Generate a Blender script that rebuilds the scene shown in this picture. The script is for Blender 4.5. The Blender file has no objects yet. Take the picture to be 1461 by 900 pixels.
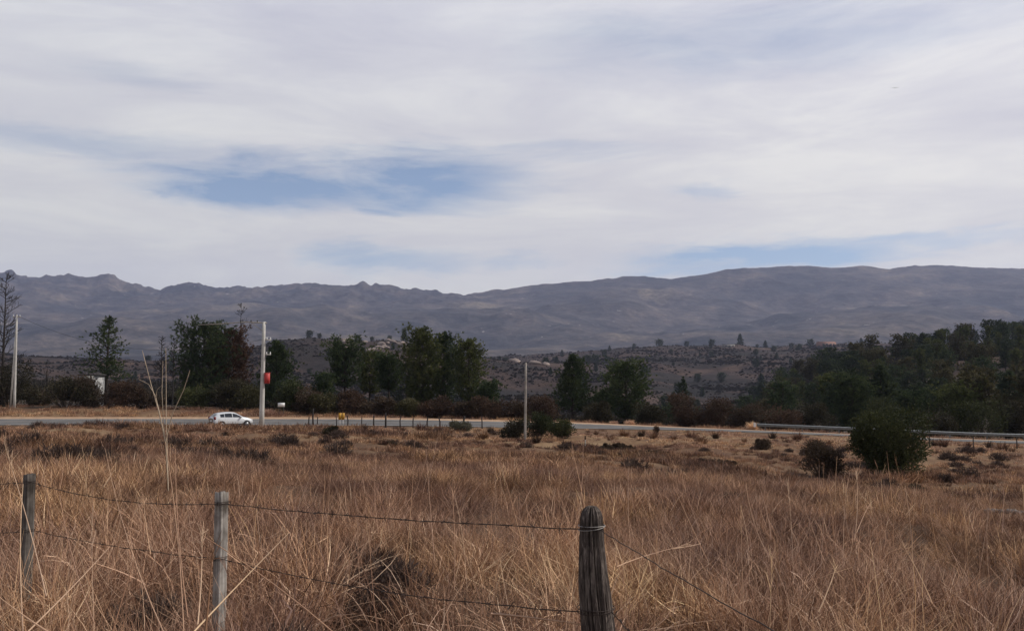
import bpy, math, random
import numpy as np
from mathutils import Vector, Matrix
R = math.radians
rng = np.random.default_rng(11)
random.seed(11)
scene = bpy.context.scene
COL = scene.collection

# ------------------------------------------------------------------ camera model (photo 1461 x 900)
F, CX, CY, HOR, EYE = 1265.0, 730.5, 450.0, 540.0, 1.65
PITCH = math.atan((HOR - CY) / F)
F2 = F / math.cos(PITCH)
def elev(py):
    v = CY - np.asarray(py, float)
    return (F*math.sin(PITCH) + v*math.cos(PITCH)) / (F*math.cos(PITCH) - v*math.sin(PITCH))
def at(px, py, Y):
    v = CY - py
    d = F*math.cos(PITCH) - v*math.sin(PITCH)
    return Vector(((px-CX)/d*Y, Y, EYE + Y*(F*math.sin(PITCH) + v*math.cos(PITCH))/d))

# ------------------------------------------------------------------ numpy noise
def _hash(ix, iy, s):
    h = (ix.astype(np.int64)*374761393 + iy.astype(np.int64)*668265263 + s*974634777) & 0x7fffffff
    h = ((h ^ (h >> 13))*1274126177) & 0x7fffffff
    return ((h ^ (h >> 16)) & 0xffff)/65535.0
def vnoise(x, y, s=0):
    x = np.asarray(x, float); y = np.asarray(y, float)
    ix = np.floor(x); iy = np.floor(y); fx = x-ix; fy = y-iy
    fx = fx*fx*(3-2*fx); fy = fy*fy*(3-2*fy)
    a = _hash(ix, iy, s); b = _hash(ix+1, iy, s); c = _hash(ix, iy+1, s); d = _hash(ix+1, iy+1, s)
    return (a+(b-a)*fx)*(1-fy) + (c+(d-c)*fx)*fy
def fbm(x, y, o=4, s=0):
    r = 0; a = .5; t = 0
    for k in range(o):
        r = r + a*vnoise(x*2**k+17*k, y*2**k-9*k, s+k); t += a; a *= .5
    return r/t - .5
def sstep(a, b, x):
    t = np.clip((np.asarray(x, float)-a)/(b-a), 0, 1); return t*t*(3-2*t)

# ------------------------------------------------------------------ terrain height
def pchip(xk, yk, x):
    xk = np.asarray(xk, float); yk = np.asarray(yk, float); h = np.diff(xk); d = np.diff(yk)/h
    m = np.zeros(len(xk)); m[0] = d[0]; m[-1] = d[-1]
    for i in range(1, len(xk)-1):
        if d[i-1]*d[i] > 0:
            w1 = 2*h[i]+h[i-1]; w2 = h[i]+2*h[i-1]; m[i] = (w1+w2)/(w1/d[i-1]+w2/d[i])
    x = np.clip(x, xk[0], xk[-1]); i = np.clip(np.searchsorted(xk, x)-1, 0, len(h)-1)
    t = (x-xk[i])/h[i]
    return ((1+2*t)*(1-t)**2*yk[i] + t*(1-t)**2*h[i]*m[i] + t*t*(3-2*t)*yk[i+1] + t*t*(t-1)*h[i]*m[i+1])
UK = [-600, 0, 250, 500, 750, 1000, 1200, 1461, 2100]
ROAD_N, ROAD_F = 86.5, 95.5
ROWS = [
 (.4, 'z', [0]*9), (4, 'z', [0, 0, 0, 0, 0, -.02, -.05, -.1, -.15]),
 (10, 'z', [-.05, 0, 0, -.02, -.1, -.25, -.4, -.6, -.8]),
 (20, 'p', [668, 664, 666, 680, 695, 708, 722, 735, 750]),
 (30, 'p', [642, 640, 642, 655, 672, 684, 700, 712, 722]),
 (45, 'p', [623, 622, 623, 634, 650, 662, 680, 688, 694]),
 (60, 'p', [615.5, 615, 616, 622, 634, 641, 654, 658, 664]),
 (75, 'p', [612, 612, 612, 614.5, 620, 625.5, 633, 640, 646]),
 (83.5, 'p', [610, 610, 610, 610.5, 613.5, 617.7, 625, 635, 641]),
 (ROAD_N, 'p', [606.5, 606.5, 606, 607, 610.2, 614.5, 622, 632.5, 638.5]),
 (ROAD_F, 'p', [596.5, 596.5, 596.5, 597, 601.5, 611, 619, 629, 635]),
 (99, 'p', [592, 592, 592.5, 596, 601.5, 611, 619.5, 630, 636]),
 (106, 'p', [581, 581, 583, 592, 602, 613, 621, 631, 637]),
 (125, 'p', [574, 574, 578, 592, 606, 616, 620, 626, 632]),
 (160, 'p', [571, 571, 576, 596, 612, 618, 613, 608, 612]),
 (250, 'p', [560, 560, 568, 598, 610, 612, 578, 556, 554]),
 (400, 'p', [548, 545, 555, 585, 598, 600, 541, 500, 492]),
 (460, 'p', [546, 542, 552, 580, 592, 596, 544, 504, 496]),
 (650, 'p', [530, 530, 540, 540, 566, 575, 560, 530, 520]),
 (900, 'p', [512, 509, 512, 492, 509, 535, 530, 520, 515]),
 (1200, 'p', [518, 516, 518, 505, 515, 503, 502, 510, 512]),
 (1500, 'p', [520, 518, 518, 512, 512, 489, 493, 505, 508]),
 (2000, 'p', [519, 516, 516, 514, 512, 500, 500, 505, 508]),
 (2600, 'p', [517, 515, 514, 512, 510, 507, 507, 507, 507]),
]
UF = np.linspace(-600, 2100, 271)
SKY = [(-900, 402), (-600, 400), (-300, 396), (-50, 391), (0, 390), (10, 389), (22, 396), (35, 397.5), (60, 396), (80, 394.5), (92, 393), (110, 398),
 (128, 399), (137, 396), (150, 395), (160, 400), (170, 408), (185, 409), (190, 407), (200, 411), (225, 415), (235, 412), (255, 409),
 (280, 409), (300, 412), (345, 410), (380, 411), (430, 408), (455, 406), (480, 407), (505, 408), (517, 404), (530, 409), (560, 413),
 (600, 418), (620, 419), (635, 422), (660, 420), (690, 419), (720, 413), (750, 408), (800, 405), (850, 400), (890, 396), (920, 395),
 (960, 398), (1000, 393), (1040, 384), (1090, 383), (1130, 379.5), (1145, 379.5), (1165, 382), (1200, 382), (1240, 380), (1275, 384),
 (1310, 379.5), (1340, 378), (1380, 380), (1420, 383), (1461, 383), (1600, 388), (1900, 384), (2100, 392), (2600, 398)]
TF = np.linspace(math.log(.4), math.log(2600), 900)
_t = []
for Y, k, v in ROWS:
    row = pchip(UK, v, UF)
    _t.append(row if k == 'z' else EYE + Y*elev(row))
_t = np.array(_t); _ly = np.log([r[0] for r in ROWS])
ZT = np.array([pchip(_ly, _t[:, j], TF) for j in range(len(UF))])      # (u, t)
AZMAX = math.atan(1400/F2)
def uy(x, y):
    x = np.asarray(x, float); y = np.asarray(y, float)
    az = np.clip(np.arctan2(x, y), -AZMAX, AZMAX)
    return CX + F2*np.tan(az), np.maximum(np.hypot(x, y)*np.cos(az), .41)
def H(x, y, bump=True):
    u, Y = uy(x, y)
    a = np.clip((u-UF[0])/(UF[-1]-UF[0])*(len(UF)-1), 0, len(UF)-1.001)
    b = np.clip((np.log(Y)-TF[0])/(TF[-1]-TF[0])*(len(TF)-1), 0, len(TF)-1.001)
    i = a.astype(int); j = b.astype(int); fa = a-i; fb = b-j
    z = (ZT[i, j]*(1-fa)+ZT[i+1, j]*fa)*(1-fb) + (ZT[i, j+1]*(1-fa)+ZT[i+1, j+1]*fa)*fb
    if bump:
        m = sstep(3, 14, Y)*(1-sstep(70, 82, Y))
        z = z + m*(.6*fbm(x/6., y/6., 3, 3) + .2*fbm(x/1.3, y/1.3, 2, 8) + .45*sstep(16, 26, Y)*fbm(x/2.6, y/2.6, 2, 9))
        m2 = sstep(100, 112, Y)
        z = z + m2*np.clip(Y/100, 0, 9)*1.1*fbm(x/(.12*Y+10), y/(.12*Y+10), 4, 5) + sstep(260, 520, Y)*(1-sstep(1500, 2200, Y))*(26*fbm(x/150., y/230., 5, 15)+7*fbm(x/40., y/60., 3, 16))
        # ground under the tarmac sits a little lower than the road sheet
        z = z - .12*sstep(ROAD_N-.1, ROAD_N+.5, Y)*(1-sstep(ROAD_F-.5, ROAD_F+.1, Y))
    return z
def g(px, Y, dz=0.0):
    x = (px-CX)/F2*Y
    return Vector((x, Y, float(H(np.array(x), np.array(Y)))+dz))

# ------------------------------------------------------------------ mesh builder
class MB:
    def __init__(s): s.v = []; s.f = []; s.t = []; s.n = 0
    def add(s, v, f, tint=.5):
        v = np.asarray(v, float).reshape(-1, 3); f = np.asarray(f, int)
        s.v.append(v); s.f.append(f + s.n); s.n += len(v)
        s.t.append(np.full(len(v), tint) if np.isscalar(tint) else np.asarray(tint, float))
        return s
    def tube(s, pts, rad, n=6, cap=True, tint=.5):
        pts = np.asarray(pts, float); k = len(pts); rad = np.full(k, rad) if np.isscalar(rad) else np.asarray(rad, float)
        d = np.gradient(pts, axis=0); d /= np.linalg.norm(d, axis=1)[:, None]+1e-9
        ref = np.array([0, 0, 1.]) if abs(d[0, 2]) < .9 else np.array([1., 0, 0])
        a = np.cross(d, ref); a /= np.linalg.norm(a, axis=1)[:, None]+1e-9; b = np.cross(d, a)
        ang = np.arange(n)*2*math.pi/n
        v = pts[:, None]+rad[:, None, None]*(np.cos(ang)[None, :, None]*a[:, None]+np.sin(ang)[None, :, None]*b[:, None])
        i = np.arange(k-1)[:, None]; j = np.arange(n)[None]; jn = (j+1) % n
        f = np.stack([i*n+j, i*n+jn, (i+1)*n+jn, (i+1)*n+j], -1).reshape(-1, 4)
        off = s.n
        s.add(v.reshape(-1, 3), f, tint)
        if cap:
            s.f.append(np.array([list(range(n))[::-1]])+off); s.f.append(np.array([list(range(n))])+off+(k-1)*n)
        return s
    def box(s, c, d, rot=None, tint=.5, taper=1.):
        x, y, z = np.array(d)/2.
        v = np.array([[-x, -y, -z], [x, -y, -z], [x, y, -z], [-x, y, -z], [-x*taper, -y*taper, z], [x*taper, -y*taper, z], [x*taper, y*taper, z], [-x*taper, y*taper, z]])
        if rot is not None: v = v@np.array(rot.to_3x3()).T
        s.add(v+np.array(c), [[0, 3, 2, 1], [4, 5, 6, 7], [0, 1, 5, 4], [1, 2, 6, 5], [2, 3, 7, 6], [3, 0, 4, 7]], tint)
        return s
    def mesh(s, name, mat, smooth=False):
        v = np.concatenate(s.v); me = bpy.data.meshes.new(name)
        me.vertices.add(len(v)); me.vertices.foreach_set('co', v.ravel())
        li = np.concatenate([f.ravel() for f in s.f]); tot = np.concatenate([np.full(len(f), f.shape[1]) for f in s.f])
        st = np.concatenate([[0], np.cumsum(tot)[:-1]])
        me.loops.add(len(li)); me.loops.foreach_set('vertex_index', li.astype(np.int32))
        me.polygons.add(len(tot)); me.polygons.foreach_set('loop_start', st.astype(np.int32))
        me.polygons.foreach_set('loop_total', tot.astype(np.int32))
        if smooth: me.polygons.foreach_set('use_smooth', np.ones(len(tot), bool))
        at_ = me.attributes.new('tint', 'FLOAT', 'POINT'); at_.data.foreach_set('value', np.concatenate(s.t).astype(np.float32))
        me.update(calc_edges=True); me.materials.append(mat)
        return me
    def build(s, name, mat, parent=None, smooth=False):
        return link(name, s.mesh(name, mat, smooth), parent)
def link(name, me, parent=None):
    o = bpy.data.objects.new(name, me); COL.objects.link(o)
    if parent is not None: o.parent = parent
    return o
def tag(o, label, cat, group=None):
    o['label'] = label; o['category'] = cat
    if group: o['group'] = group
    return o
def thing(name, label, cat, loc=(0, 0, 0), rz=0., group=None):
    o = bpy.data.objects.new(name, None); COL.objects.link(o); o.empty_display_size = .3
    o.location = loc; o.rotation_euler = (0, 0, rz)
    return tag(o, label, cat, group)
def copy_tree(o, parent=None):
    c = o.copy(); COL.objects.link(c)
    if parent is not None: c.parent = parent
    for ch in list(o.children): copy_tree(ch, c)
    return c

# ------------------------------------------------------------------ materials
class NT:
    def __init__(s, name):
        s.m = bpy.data.materials.new(name); s.m.use_nodes = True; s.t = s.m.node_tree; s.t.nodes.clear()
    def n(s, typ, **kw):
        x = s.t.nodes.new(typ)
        for k, v in kw.items():
            if k.startswith('_'): setattr(x, k[1:], v)
            else: x.inputs[k.replace('__', ' ')].default_value = v
        return x
    def l(s, a, b): s.t.links.new(a, b)
    def ramp(s, src, stops):
        r = s.t.nodes.new('ShaderNodeValToRGB'); e = r.color_ramp.elements
        while len(e) < len(stops): e.new(.5)
        for q, (p, c) in zip(e, stops): q.position = p; q.color = (*c, 1)
        s.l(src, r.inputs[0]); return r.outputs[0]
    def mix(s, fac, a, b, mode='MIX'):
        x = s.t.nodes.new('ShaderNodeMix'); x.data_type = 'RGBA'; x.blend_type = mode
        for sock, v in ((x.inputs[0], fac), (x.inputs[6], a), (x.inputs[7], b)):
            if hasattr(v, 'is_output'): s.l(v, sock)
            elif isinstance(v, (int, float)): sock.default_value = v
            else: sock.default_value = (*v, 1)
        return x.outputs[2]
    def math(s, op, a, b=0., c=None):
        x = s.t.nodes.new('ShaderNodeMath'); x.operation = op
        for sock, v in zip(x.inputs, (a, b, c if c is not None else 0.)):
            if hasattr(v, 'is_output'): s.l(v, sock)
            else: sock.default_value = v
        return x.outputs[0]
    def noise(s, scale, detail=4, rough=.55, vec=None, stretch=None, dist=0.):
        x = s.n('ShaderNodeTexNoise', Scale=scale, Detail=detail, Roughness=rough, Distortion=dist)
        if vec is None: vec = s.n('ShaderNodeNewGeometry').outputs['Position']
        if stretch:
            m = s.n('ShaderNodeMapping'); m.inputs['Scale'].default_value = stretch; s.l(vec, m.inputs[0]); vec = m.outputs[0]
        s.l(vec, x.inputs['Vector']); return x.outputs['Fac']
    def obj(s): return s.n('ShaderNodeTexCoord').outputs['Object']
    def attr(s, name='tint'): return s.n('ShaderNodeAttribute', _attribute_name=name).outputs['Fac']
    def out(s, col, rough=.8, spec=.3, metal=0., trans=0., bump=None, bstr=.3, bdist=.02):
        o = s.n('ShaderNodeOutputMaterial'); p = s.n('ShaderNodeBsdfPrincipled', Roughness=rough, Metallic=metal)
        p.inputs['Specular IOR Level'].default_value = spec
        if hasattr(col, 'is_output'): s.l(col, p.inputs['Base Color'])
        else: p.inputs['Base Color'].default_value = (*col, 1)
        if bump is not None:
            b = s.n('ShaderNodeBump', Strength=bstr, Distance=bdist); s.l(bump, b.inputs['Height']); s.l(b.outputs[0], p.inputs['Normal'])
        sh = p.outputs[0]
        if trans:
            t = s.n('ShaderNodeBsdfTranslucent'); mx = s.n('ShaderNodeMixShader', Fac=trans)
            if hasattr(col, 'is_output'): s.l(col, t.inputs[0])
            else: t.inputs[0].default_value = (*col, 1)
            s.l(sh, mx.inputs[1]); s.l(t.outputs[0], mx.inputs[2]); sh = mx.outputs[0]
        s.l(sh, o.inputs[0]); return s.m
def simple(name, c, var=.25, scale=6, **kw):
    m = NT(name); n = m.noise(scale, vec=m.obj())
    return m.out(m.ramp(n, [(.3, tuple(q*(1-var) for q in c)), (.7, tuple(min(1, q*(1+var)) for q in c))]), **kw)
def foliage(name, a, b, c, trans=.25):
    m = NT(name); t = m.attr(); r = m.n('ShaderNodeObjectInfo').outputs['Random']
    col = m.ramp(t, [(0, a), (.5, b), (1, c)])
    col = m.mix(.35, col, m.ramp(r, [(0, (.75, .7, .7)), (1, (1.25, 1.2, 1.1))]), 'MULTIPLY')
    return m.out(col, rough=.75, spec=.12, trans=trans)
M = {}
M['pine'] = foliage('pine_needles', (0.026, 0.041, 0.022), (0.048, 0.067, 0.031), (0.090, 0.110, 0.043))
M['pine_olive'] = foliage('olive_needles', (0.038, 0.048, 0.018), (0.072, 0.084, 0.029), (0.132, 0.138, 0.048))
M['pine_blue'] = foliage('grey_green_needles', (.03, .04, .034), (.045, .056, .042), (.07, .078, .055))
M['pine_dead'] = foliage('scorched_needles', (.035, .022, .015), (.066, .036, .022), (.11, .060, .036))
M['pine_far'] = foliage('wood_needles', (0.022, 0.032, 0.020), (0.041, 0.055, 0.030), (0.074, 0.089, 0.041))
M['sh_dark'] = foliage('dark_leaves', (.020, .019, .012), (.038, .034, .020), (.070, .060, .032))
M['sh_green'] = foliage('shrub_leaves', (.022, .028, .013), (.044, .051, .020), (.085, .088, .034))
M['sh_olive'] = foliage('olive_leaves', (.035, .034, .016), (.06, .055, .026), (.10, .088, .042))
M['sh_red'] = foliage('red_brown_leaves', (.038, .025, .017), (.068, .043, .029), (.115, .072, .048))
M['sh_brown'] = foliage('brown_leaves', (.035, .025, .017), (.06, .042, .028), (.10, .072, .048))
M['sh_grey'] = foliage('grey_green_leaves', (.055, .055, .038), (.09, .088, .06), (.15, .14, .10))
M['sh_field'] = foliage('field_brush_twigs', (.035, .024, .020), (.070, .048, .040), (.13, .092, .075))
M['scrub'] = foliage('hill_scrub', (.016, .016, .012), (.030, .026, .018), (.060, .044, .032))
M['bark'] = simple('bark', (.045, .036, .03), .4, 9, rough=.95, spec=.1)
M['bark_dead'] = simple('dead_bark', (.035, .03, .028), .4, 9, rough=.95, spec=.1)
M['twig'] = simple('twigs', (.07, .052, .04), .4, 9, rough=.95, spec=.1)

m = NT('dry_grass')
t = m.attr(); rnd = m.n('ShaderNodeObjectInfo').outputs['Random']
n1 = m.noise(.22, 5, .6); n2 = m.noise(.9, 3, .6)
base = m.ramp(t, [(0, (.055, .033, .024)), (.25, (.165, .098, .066)), (.5, (.35, .228, .152)), (.75, (.60, .44, .325)), (1, (.84, .73, .58))])
warm = m.ramp(n1, [(.36, (.58, .48, .48)), (.44, (.88, .78, .75)), (.52, (1.08, .97, .87)), (.60, (1.30, 1.21, .97))])
col = m.mix(1., base, warm, 'MULTIPLY')
col = m.mix(.8, col, m.ramp(n2, [(.3, (.6, .56, .6)), (.7, (1.25, 1.22, 1.14))]), 'MULTIPLY')
col = m.mix(.6, col, m.ramp(rnd, [(0, (.6, .5, .5)), (.5, (1, .95, .9)), (1, (1.35, 1.3, 1.2))]), 'MULTIPLY')
M['grass'] = m.out(col, rough=.7, spec=.25, trans=.25)

m = NT('field_soil')
n1 = m.noise(.16, 6, .65); n2 = m.noise(2.6, 6, .7); n3 = m.noise(14, 4, .7)
col = m.ramp(n1, [(.34, (.10, .055, .034)), (.5, (.16, .094, .053)), (.64, (.225, .148, .084))])
col = m.mix(.75, col, m.ramp(n2, [(.3, (.5, .45, .45)), (.55, (1, 1, 1)), (.75, (1.3, 1.25, 1.15))]), 'MULTIPLY')
col = m.mix(.6, col, m.ramp(n3, [(.3, (.6, .6, .6)), (.7, (1.3, 1.3, 1.25))]), 'MULTIPLY')
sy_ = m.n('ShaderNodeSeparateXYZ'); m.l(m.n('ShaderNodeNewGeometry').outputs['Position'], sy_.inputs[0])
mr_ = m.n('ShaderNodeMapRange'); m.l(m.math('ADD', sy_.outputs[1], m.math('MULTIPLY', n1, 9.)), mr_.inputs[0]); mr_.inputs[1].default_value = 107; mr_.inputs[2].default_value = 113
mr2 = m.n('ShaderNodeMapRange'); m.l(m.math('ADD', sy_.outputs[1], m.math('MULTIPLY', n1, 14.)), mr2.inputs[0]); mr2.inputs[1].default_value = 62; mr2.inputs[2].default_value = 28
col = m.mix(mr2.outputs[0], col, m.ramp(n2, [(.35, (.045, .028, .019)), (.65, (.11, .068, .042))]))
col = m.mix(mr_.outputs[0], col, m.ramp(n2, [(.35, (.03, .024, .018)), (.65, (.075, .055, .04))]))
M['soil'] = m.out(col, rough=.95, spec=.1, bump=n2, bstr=.6, bdist=.08)

m = NT('hill_ground')
n1 = m.noise(.009, 7, .66); n2 = m.noise(.06, 7, .75); n3 = m.noise(.16, 4, .7)
col = m.ramp(n1, [(.38, (.014, .012, .010)), (.47, (.024, .018, .015)), (.54, (.040, .026, .021)), (.63, (.075, .048, .035))])
col = m.mix(.85, col, m.ramp(n2, [(.32, (.35, .36, .33)), (.52, (1, 1, 1)), (.72, (1.35, 1.25, 1.15))]), 'MULTIPLY')
col = m.mix(m.ramp(n3, [(.66, (0, 0, 0)), (.71, (.85, .85, .85))]), col, (.10, .075, .065))
M['hill'] = m.out(col, rough=.95, spec=.1, bump=n2, bstr=.6, bdist=2.)

m = NT('mountain_ground')
n1 = m.noise(.0019, 7, .62); n2 = m.noise(.0075, 5, .6); n3 = m.noise(.02, 3, .6)
col = m.ramp(n1, [(.36, (.022, .024, .026)), (.47, (.040, .037, .036)), (.58, (.066, .056, .050)), (.7, (.105, .088, .064))])
col = m.mix(.8, col, m.ramp(n2, [(.34, (.35, .38, .40)), (.52, (1, 1, 1)), (.70, (1.6, 1.5, 1.4))]), 'MULTIPLY')
n4 = m.noise(.03, 6, .75)
col = m.mix(.8, col, m.ramp(n4, [(.34, (.5, .52, .53)), (.5, (1, 1, 1)), (.66, (1.6, 1.55, 1.5))]), 'MULTIPLY')
col = m.mix(m.ramp(n3, [(.69, (0, 0, 0)), (.74, (.7, .7, .7))]), col, (.30, .27, .25))
M['mountain'] = m.out(col, rough=.95, spec=.1, bump=n2, bstr=.9, bdist=22.)

m = NT('asphalt')
n1 = m.noise(.5, 5, .6); n2 = m.noise(30, 3, .6)
col = m.ramp(n1, [(.3, (.095, .090, .088)), (.7, (.15, .143, .138))])
col = m.mix(.5, col, m.ramp(n2, [(.3, (.7, .7, .7)), (.7, (1.3, 1.3, 1.3))]), 'MULTIPLY')
M['asphalt'] = m.out(col, rough=1., spec=.06)
M['sand'] = simple('sandy_verge', (.33, .215, .135), .3, 1.2, rough=.95, spec=.1)
M['white_line'] = simple('road_paint', (.42, .41, .38), .15, 3, rough=.7)
M['yellow_line'] = simple('yellow_road_paint', (.22, .18, .11), .2, 3, rough=.7)
M['concrete'] = simple('pole_concrete', (.40, .38, .35), .16, 3, rough=.85)
M['oldpole'] = simple('weathered_pole', (.27, .24, .21), .25, 3, rough=.9)
M['steel'] = simple('galvanised_steel', (.13, .14, .145), .25, 4, rough=.6, metal=.25)
M['wire'] = simple('rusty_wire', (.045, .03, .024), .4, 40, rough=.7, metal=.3)
M['wire_new'] = simple('galvanised_wire', (.26, .24, .22), .2, 40, rough=.5, metal=.4)
M['cable'] = simple('black_cable', (.03, .03, .033), .2, 4, rough=.7)
M['red'] = simple('red_paint', (.42, .045, .04), .15, 4, rough=.5)
M['white'] = simple('white_paint', (.68, .67, .65), .08, 2, rough=.6)
M['dark'] = simple('dark_roof', (.04, .036, .035), .2, 4, rough=.8)
M['yellow'] = simple('yellow_sign', (.48, .25, .035), .12, 4, rough=.5)
M['black'] = simple('black_paint', (.02, .02, .02), .2, 4, rough=.5)
M['shed_wall'] = simple('shed_wall', (.30, .295, .29), .2, 1.5, rough=.9)
M['pale_wall'] = simple('pale_wall', (.26, .24, .22), .2, .3, rough=.9)
M['salmon'] = simple('salmon_render', (.24, .135, .105), .15, 2, rough=.9)
M['rock'] = simple('pale_rock', (.21, .165, .14), .35, .5, rough=.95)
M['stone'] = simple('field_stone', (.12, .10, .088), .6, 9, rough=.95)
m = NT('post_wood')
v = m.obj(); n1 = m.noise(1, 6, .7, v, (55, 55, 7), 1.2); n2 = m.noise(6, 4, .6, v); n3 = m.noise(1, 5, .75, v, (150, 150, 12), 1.6)
col = m.ramp(n1, [(.32, (.025, .021, .020)), (.5, (.085, .070, .063)), (.66, (.24, .205, .18))])
col = m.mix(.7, col, m.ramp(n2, [(.3, (.55, .5, .48)), (.7, (1.35, 1.3, 1.25))]), 'MULTIPLY')
col = m.mix(.7, col, m.ramp(n3, [(.35, (.35, .35, .35)), (.6, (1.25, 1.25, 1.25))]), 'MULTIPLY')
M['log'] = m.out(col, rough=.95, spec=.1, bump=n3, bstr=.8, bdist=.006)
m = NT('sawn_wood')
v = m.obj(); n1 = m.noise(1, 6, .7, v, (70, 70, 3)); n2 = m.noise(7, 4, .6, v)
col = m.ramp(n1, [(.3, (.10, .088, .078)), (.5, (.25, .225, .2)), (.7, (.40, .37, .34))])
col = m.mix(.9, col, m.ramp(n2, [(.36, (.3, .27, .25)), (.58, (1.15, 1.15, 1.15))]), 'MULTIPLY')
M['sawn'] = m.out(col, rough=.95, spec=.1, bump=n1, bstr=.7, bdist=.004)
m = NT('dark_sawn_wood')
v = m.obj(); n1 = m.noise(1, 6, .7, v, (70, 70, 3)); n2 = m.noise(7, 4, .6, v)
col = m.ramp(n1, [(.3, (.045, .04, .036)), (.5, (.11, .098, .088)), (.7, (.2, .18, .165))])
col = m.mix(.9, col, m.ramp(n2, [(.36, (.35, .32, .30)), (.6, (1., .98, .95))]), 'MULTIPLY')
M['sawn_dark'] = m.out(col, rough=.95, spec=.1, bump=n1, bstr=.7, bdist=.004)
M['car'] = simple('silver_paint', (.50, .51, .52), .03, 2, rough=.28, spec=.6)
M['glass'] = simple('car_glass', (.018, .02, .022), .1, 2, rough=.08, spec=.6)
M['tyre'] = simple('rubber', (.02, .02, .02), .1, 9, rough=.85)
M['rim'] = simple('alloy', (.16, .16, .165), .1, 9, rough=.35, metal=.7)
M['tail'] = simple('tail_lens', (.16, .012, .012), .1, 4, rough=.2)
M['lamp'] = simple('head_lens', (.5, .52, .55), .1, 4, rough=.15)
M['trim'] = simple('black_trim', (.025, .025, .026), .1, 4, rough=.6)
M['bird'] = simple('bird_plumage', (.04, .038, .036), .2, 8, rough=.8)
M['pale_stem'] = simple('pale_dry_stem', (.36, .28, .2), .25, 12, rough=.85)

# ------------------------------------------------------------------ ground, hills, mountains
def polar(name, rings, az, mat, hf, closed):
    r, a = np.meshgrid(rings, az, indexing='ij'); x = r*np.sin(a); y = r*np.cos(a); z = hf(x, y)
    k, n = r.shape; b = MB()
    i = np.arange(k-1)[:, None]; j = np.arange(n if closed else n-1)[None]; jn = (j+1) % n
    f = np.stack([i*n+j, (i+1)*n+j, (i+1)*n+jn, i*n+jn], -1).reshape(-1, 4)[:, ::-1]
    b.add(np.stack([x, y, z], -1).reshape(-1, 3), f)
    o = b.build(name, mat, smooth=True); o['kind'] = 'structure'; return o
rg = np.concatenate([np.geomspace(.05, 60, 170), np.arange(60.8, 132, .7), np.geomspace(134, 330, 45)])
azg = np.concatenate([np.linspace(-R(40), R(40), 330), np.linspace(R(41), R(319), 150)])
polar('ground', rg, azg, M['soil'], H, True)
azh = np.linspace(-R(56), R(56), 700)
polar('hills', np.geomspace(325, 3000, 230), azh, M['hill'], lambda x, y: H(x, y) - .6*(np.hypot(x, y) < 332), False)
SKU = np.array([s[0] for s in SKY], float); SKP = np.array([s[1] for s in SKY], float)
YR = 6200.
def HM(x, y):
    u, Y = uy(x, y)
    sky = np.interp(u, SKU, SKP)
    smooth = np.interp(u, np.linspace(-900, 2600, 40), np.convolve(np.interp(np.linspace(-1100, 2800, 44), SKU, SKP), np.ones(5)/5, 'valid'))
    t = np.clip((Y-2500)/(YR-2500), 0, 1)
    py = 512+(smooth-512)*np.interp(t, [0, .2, .45, .7, .88, 1], [0, .13, .40, .70, .91, 1])
    py = py + (sky-smooth)*sstep(.8, 1, t)
    z = EYE+Y*elev(py)
    amp = 240*np.sin(np.pi*np.clip(t, 0, 1))**.8
    rid = 1-2*np.abs(fbm(x/900., y/1400., 5, 21))*1.6
    z = z+amp*(fbm(x/1100., y/1100., 6, 31)*1.3+.35*(rid-.75))
    z = z+(150*np.abs(fbm(x/210., y/210., 5, 41))-12+34*fbm(x/60., y/60., 3, 43))*sstep(.6, 1, t)*(.3+.7*sstep(760, 640, u))
    back = sstep(YR, YR+2600, Y)
    return z*(1-back)+back*200 - 40*(Y < 2560)
azm = np.linspace(-R(47), R(47), 1100)
def polarY(name, ys, tans, mat, hf):
    yy, tt = np.meshgrid(ys, tans, indexing='ij'); x = yy*tt; z = hf(x, yy); k, n = yy.shape; b = MB()
    i = np.arange(k-1)[:, None]; j = np.arange(n-1)[None]
    f = np.stack([i*n+j, i*n+j+1, (i+1)*n+j+1, (i+1)*n+j], -1).reshape(-1, 4)
    b.add(np.stack([x, yy, z], -1).reshape(-1, 3), f)
    o = b.build(name, mat, smooth=True); o['kind'] = 'structure'; return o
polarY('mountains', np.concatenate([np.linspace(2500, YR, 170), np.linspace(YR+60, YR+2600, 22)]), np.linspace(-1.02, 1.02, 1150), M['mountain'], HM)

# ------------------------------------------------------------------ road
us = np.arange(-590, 2095, 15.)
def strip(name, Ya, Yb, mat, lift, nY=2, kind=True):
    ys = np.linspace(Ya, Yb, nY); b = MB(); v = []
    for Y in ys:
        x = (us-CX)/F2*Y
        za = H((us-CX)/F2*ROAD_N, np.full_like(us, ROAD_N), False); zb = H((us-CX)/F2*ROAD_F, np.full_like(us, ROAD_F), False)
        f = (Y-ROAD_N)/(ROAD_F-ROAD_N)
        z = za*(1-f)+zb*f
        v.append(np.stack([x, np.full_like(x, Y), z+lift], -1))
    n = len(us); v = np.concatenate(v)
    i = np.arange(nY-1)[:, None]; j = np.arange(n-1)[None]
    b.add(v, np.stack([i*n+j, i*n+j+1, (i+1)*n+j+1, (i+1)*n+j], -1).reshape(-1, 4))
    o = b.build(name, mat, smooth=True); o['kind'] = 'structure'; return o
strip('road', ROAD_N, ROAD_F-1.2, M['asphalt'], .03, 8)
strip('road_verge', ROAD_F-1.2, ROAD_F+1.5, M['sand'], .026, 3)
strip('road_edge_line', ROAD_N+.35, ROAD_N+.5, M['white_line'], .036)
strip('road_far_edge_line', ROAD_F-1.75, ROAD_F-1.6, M['white_line'], .036)
strip('road_centre_line', 90.7, 90.82, M['yellow_line'], .036)

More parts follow.
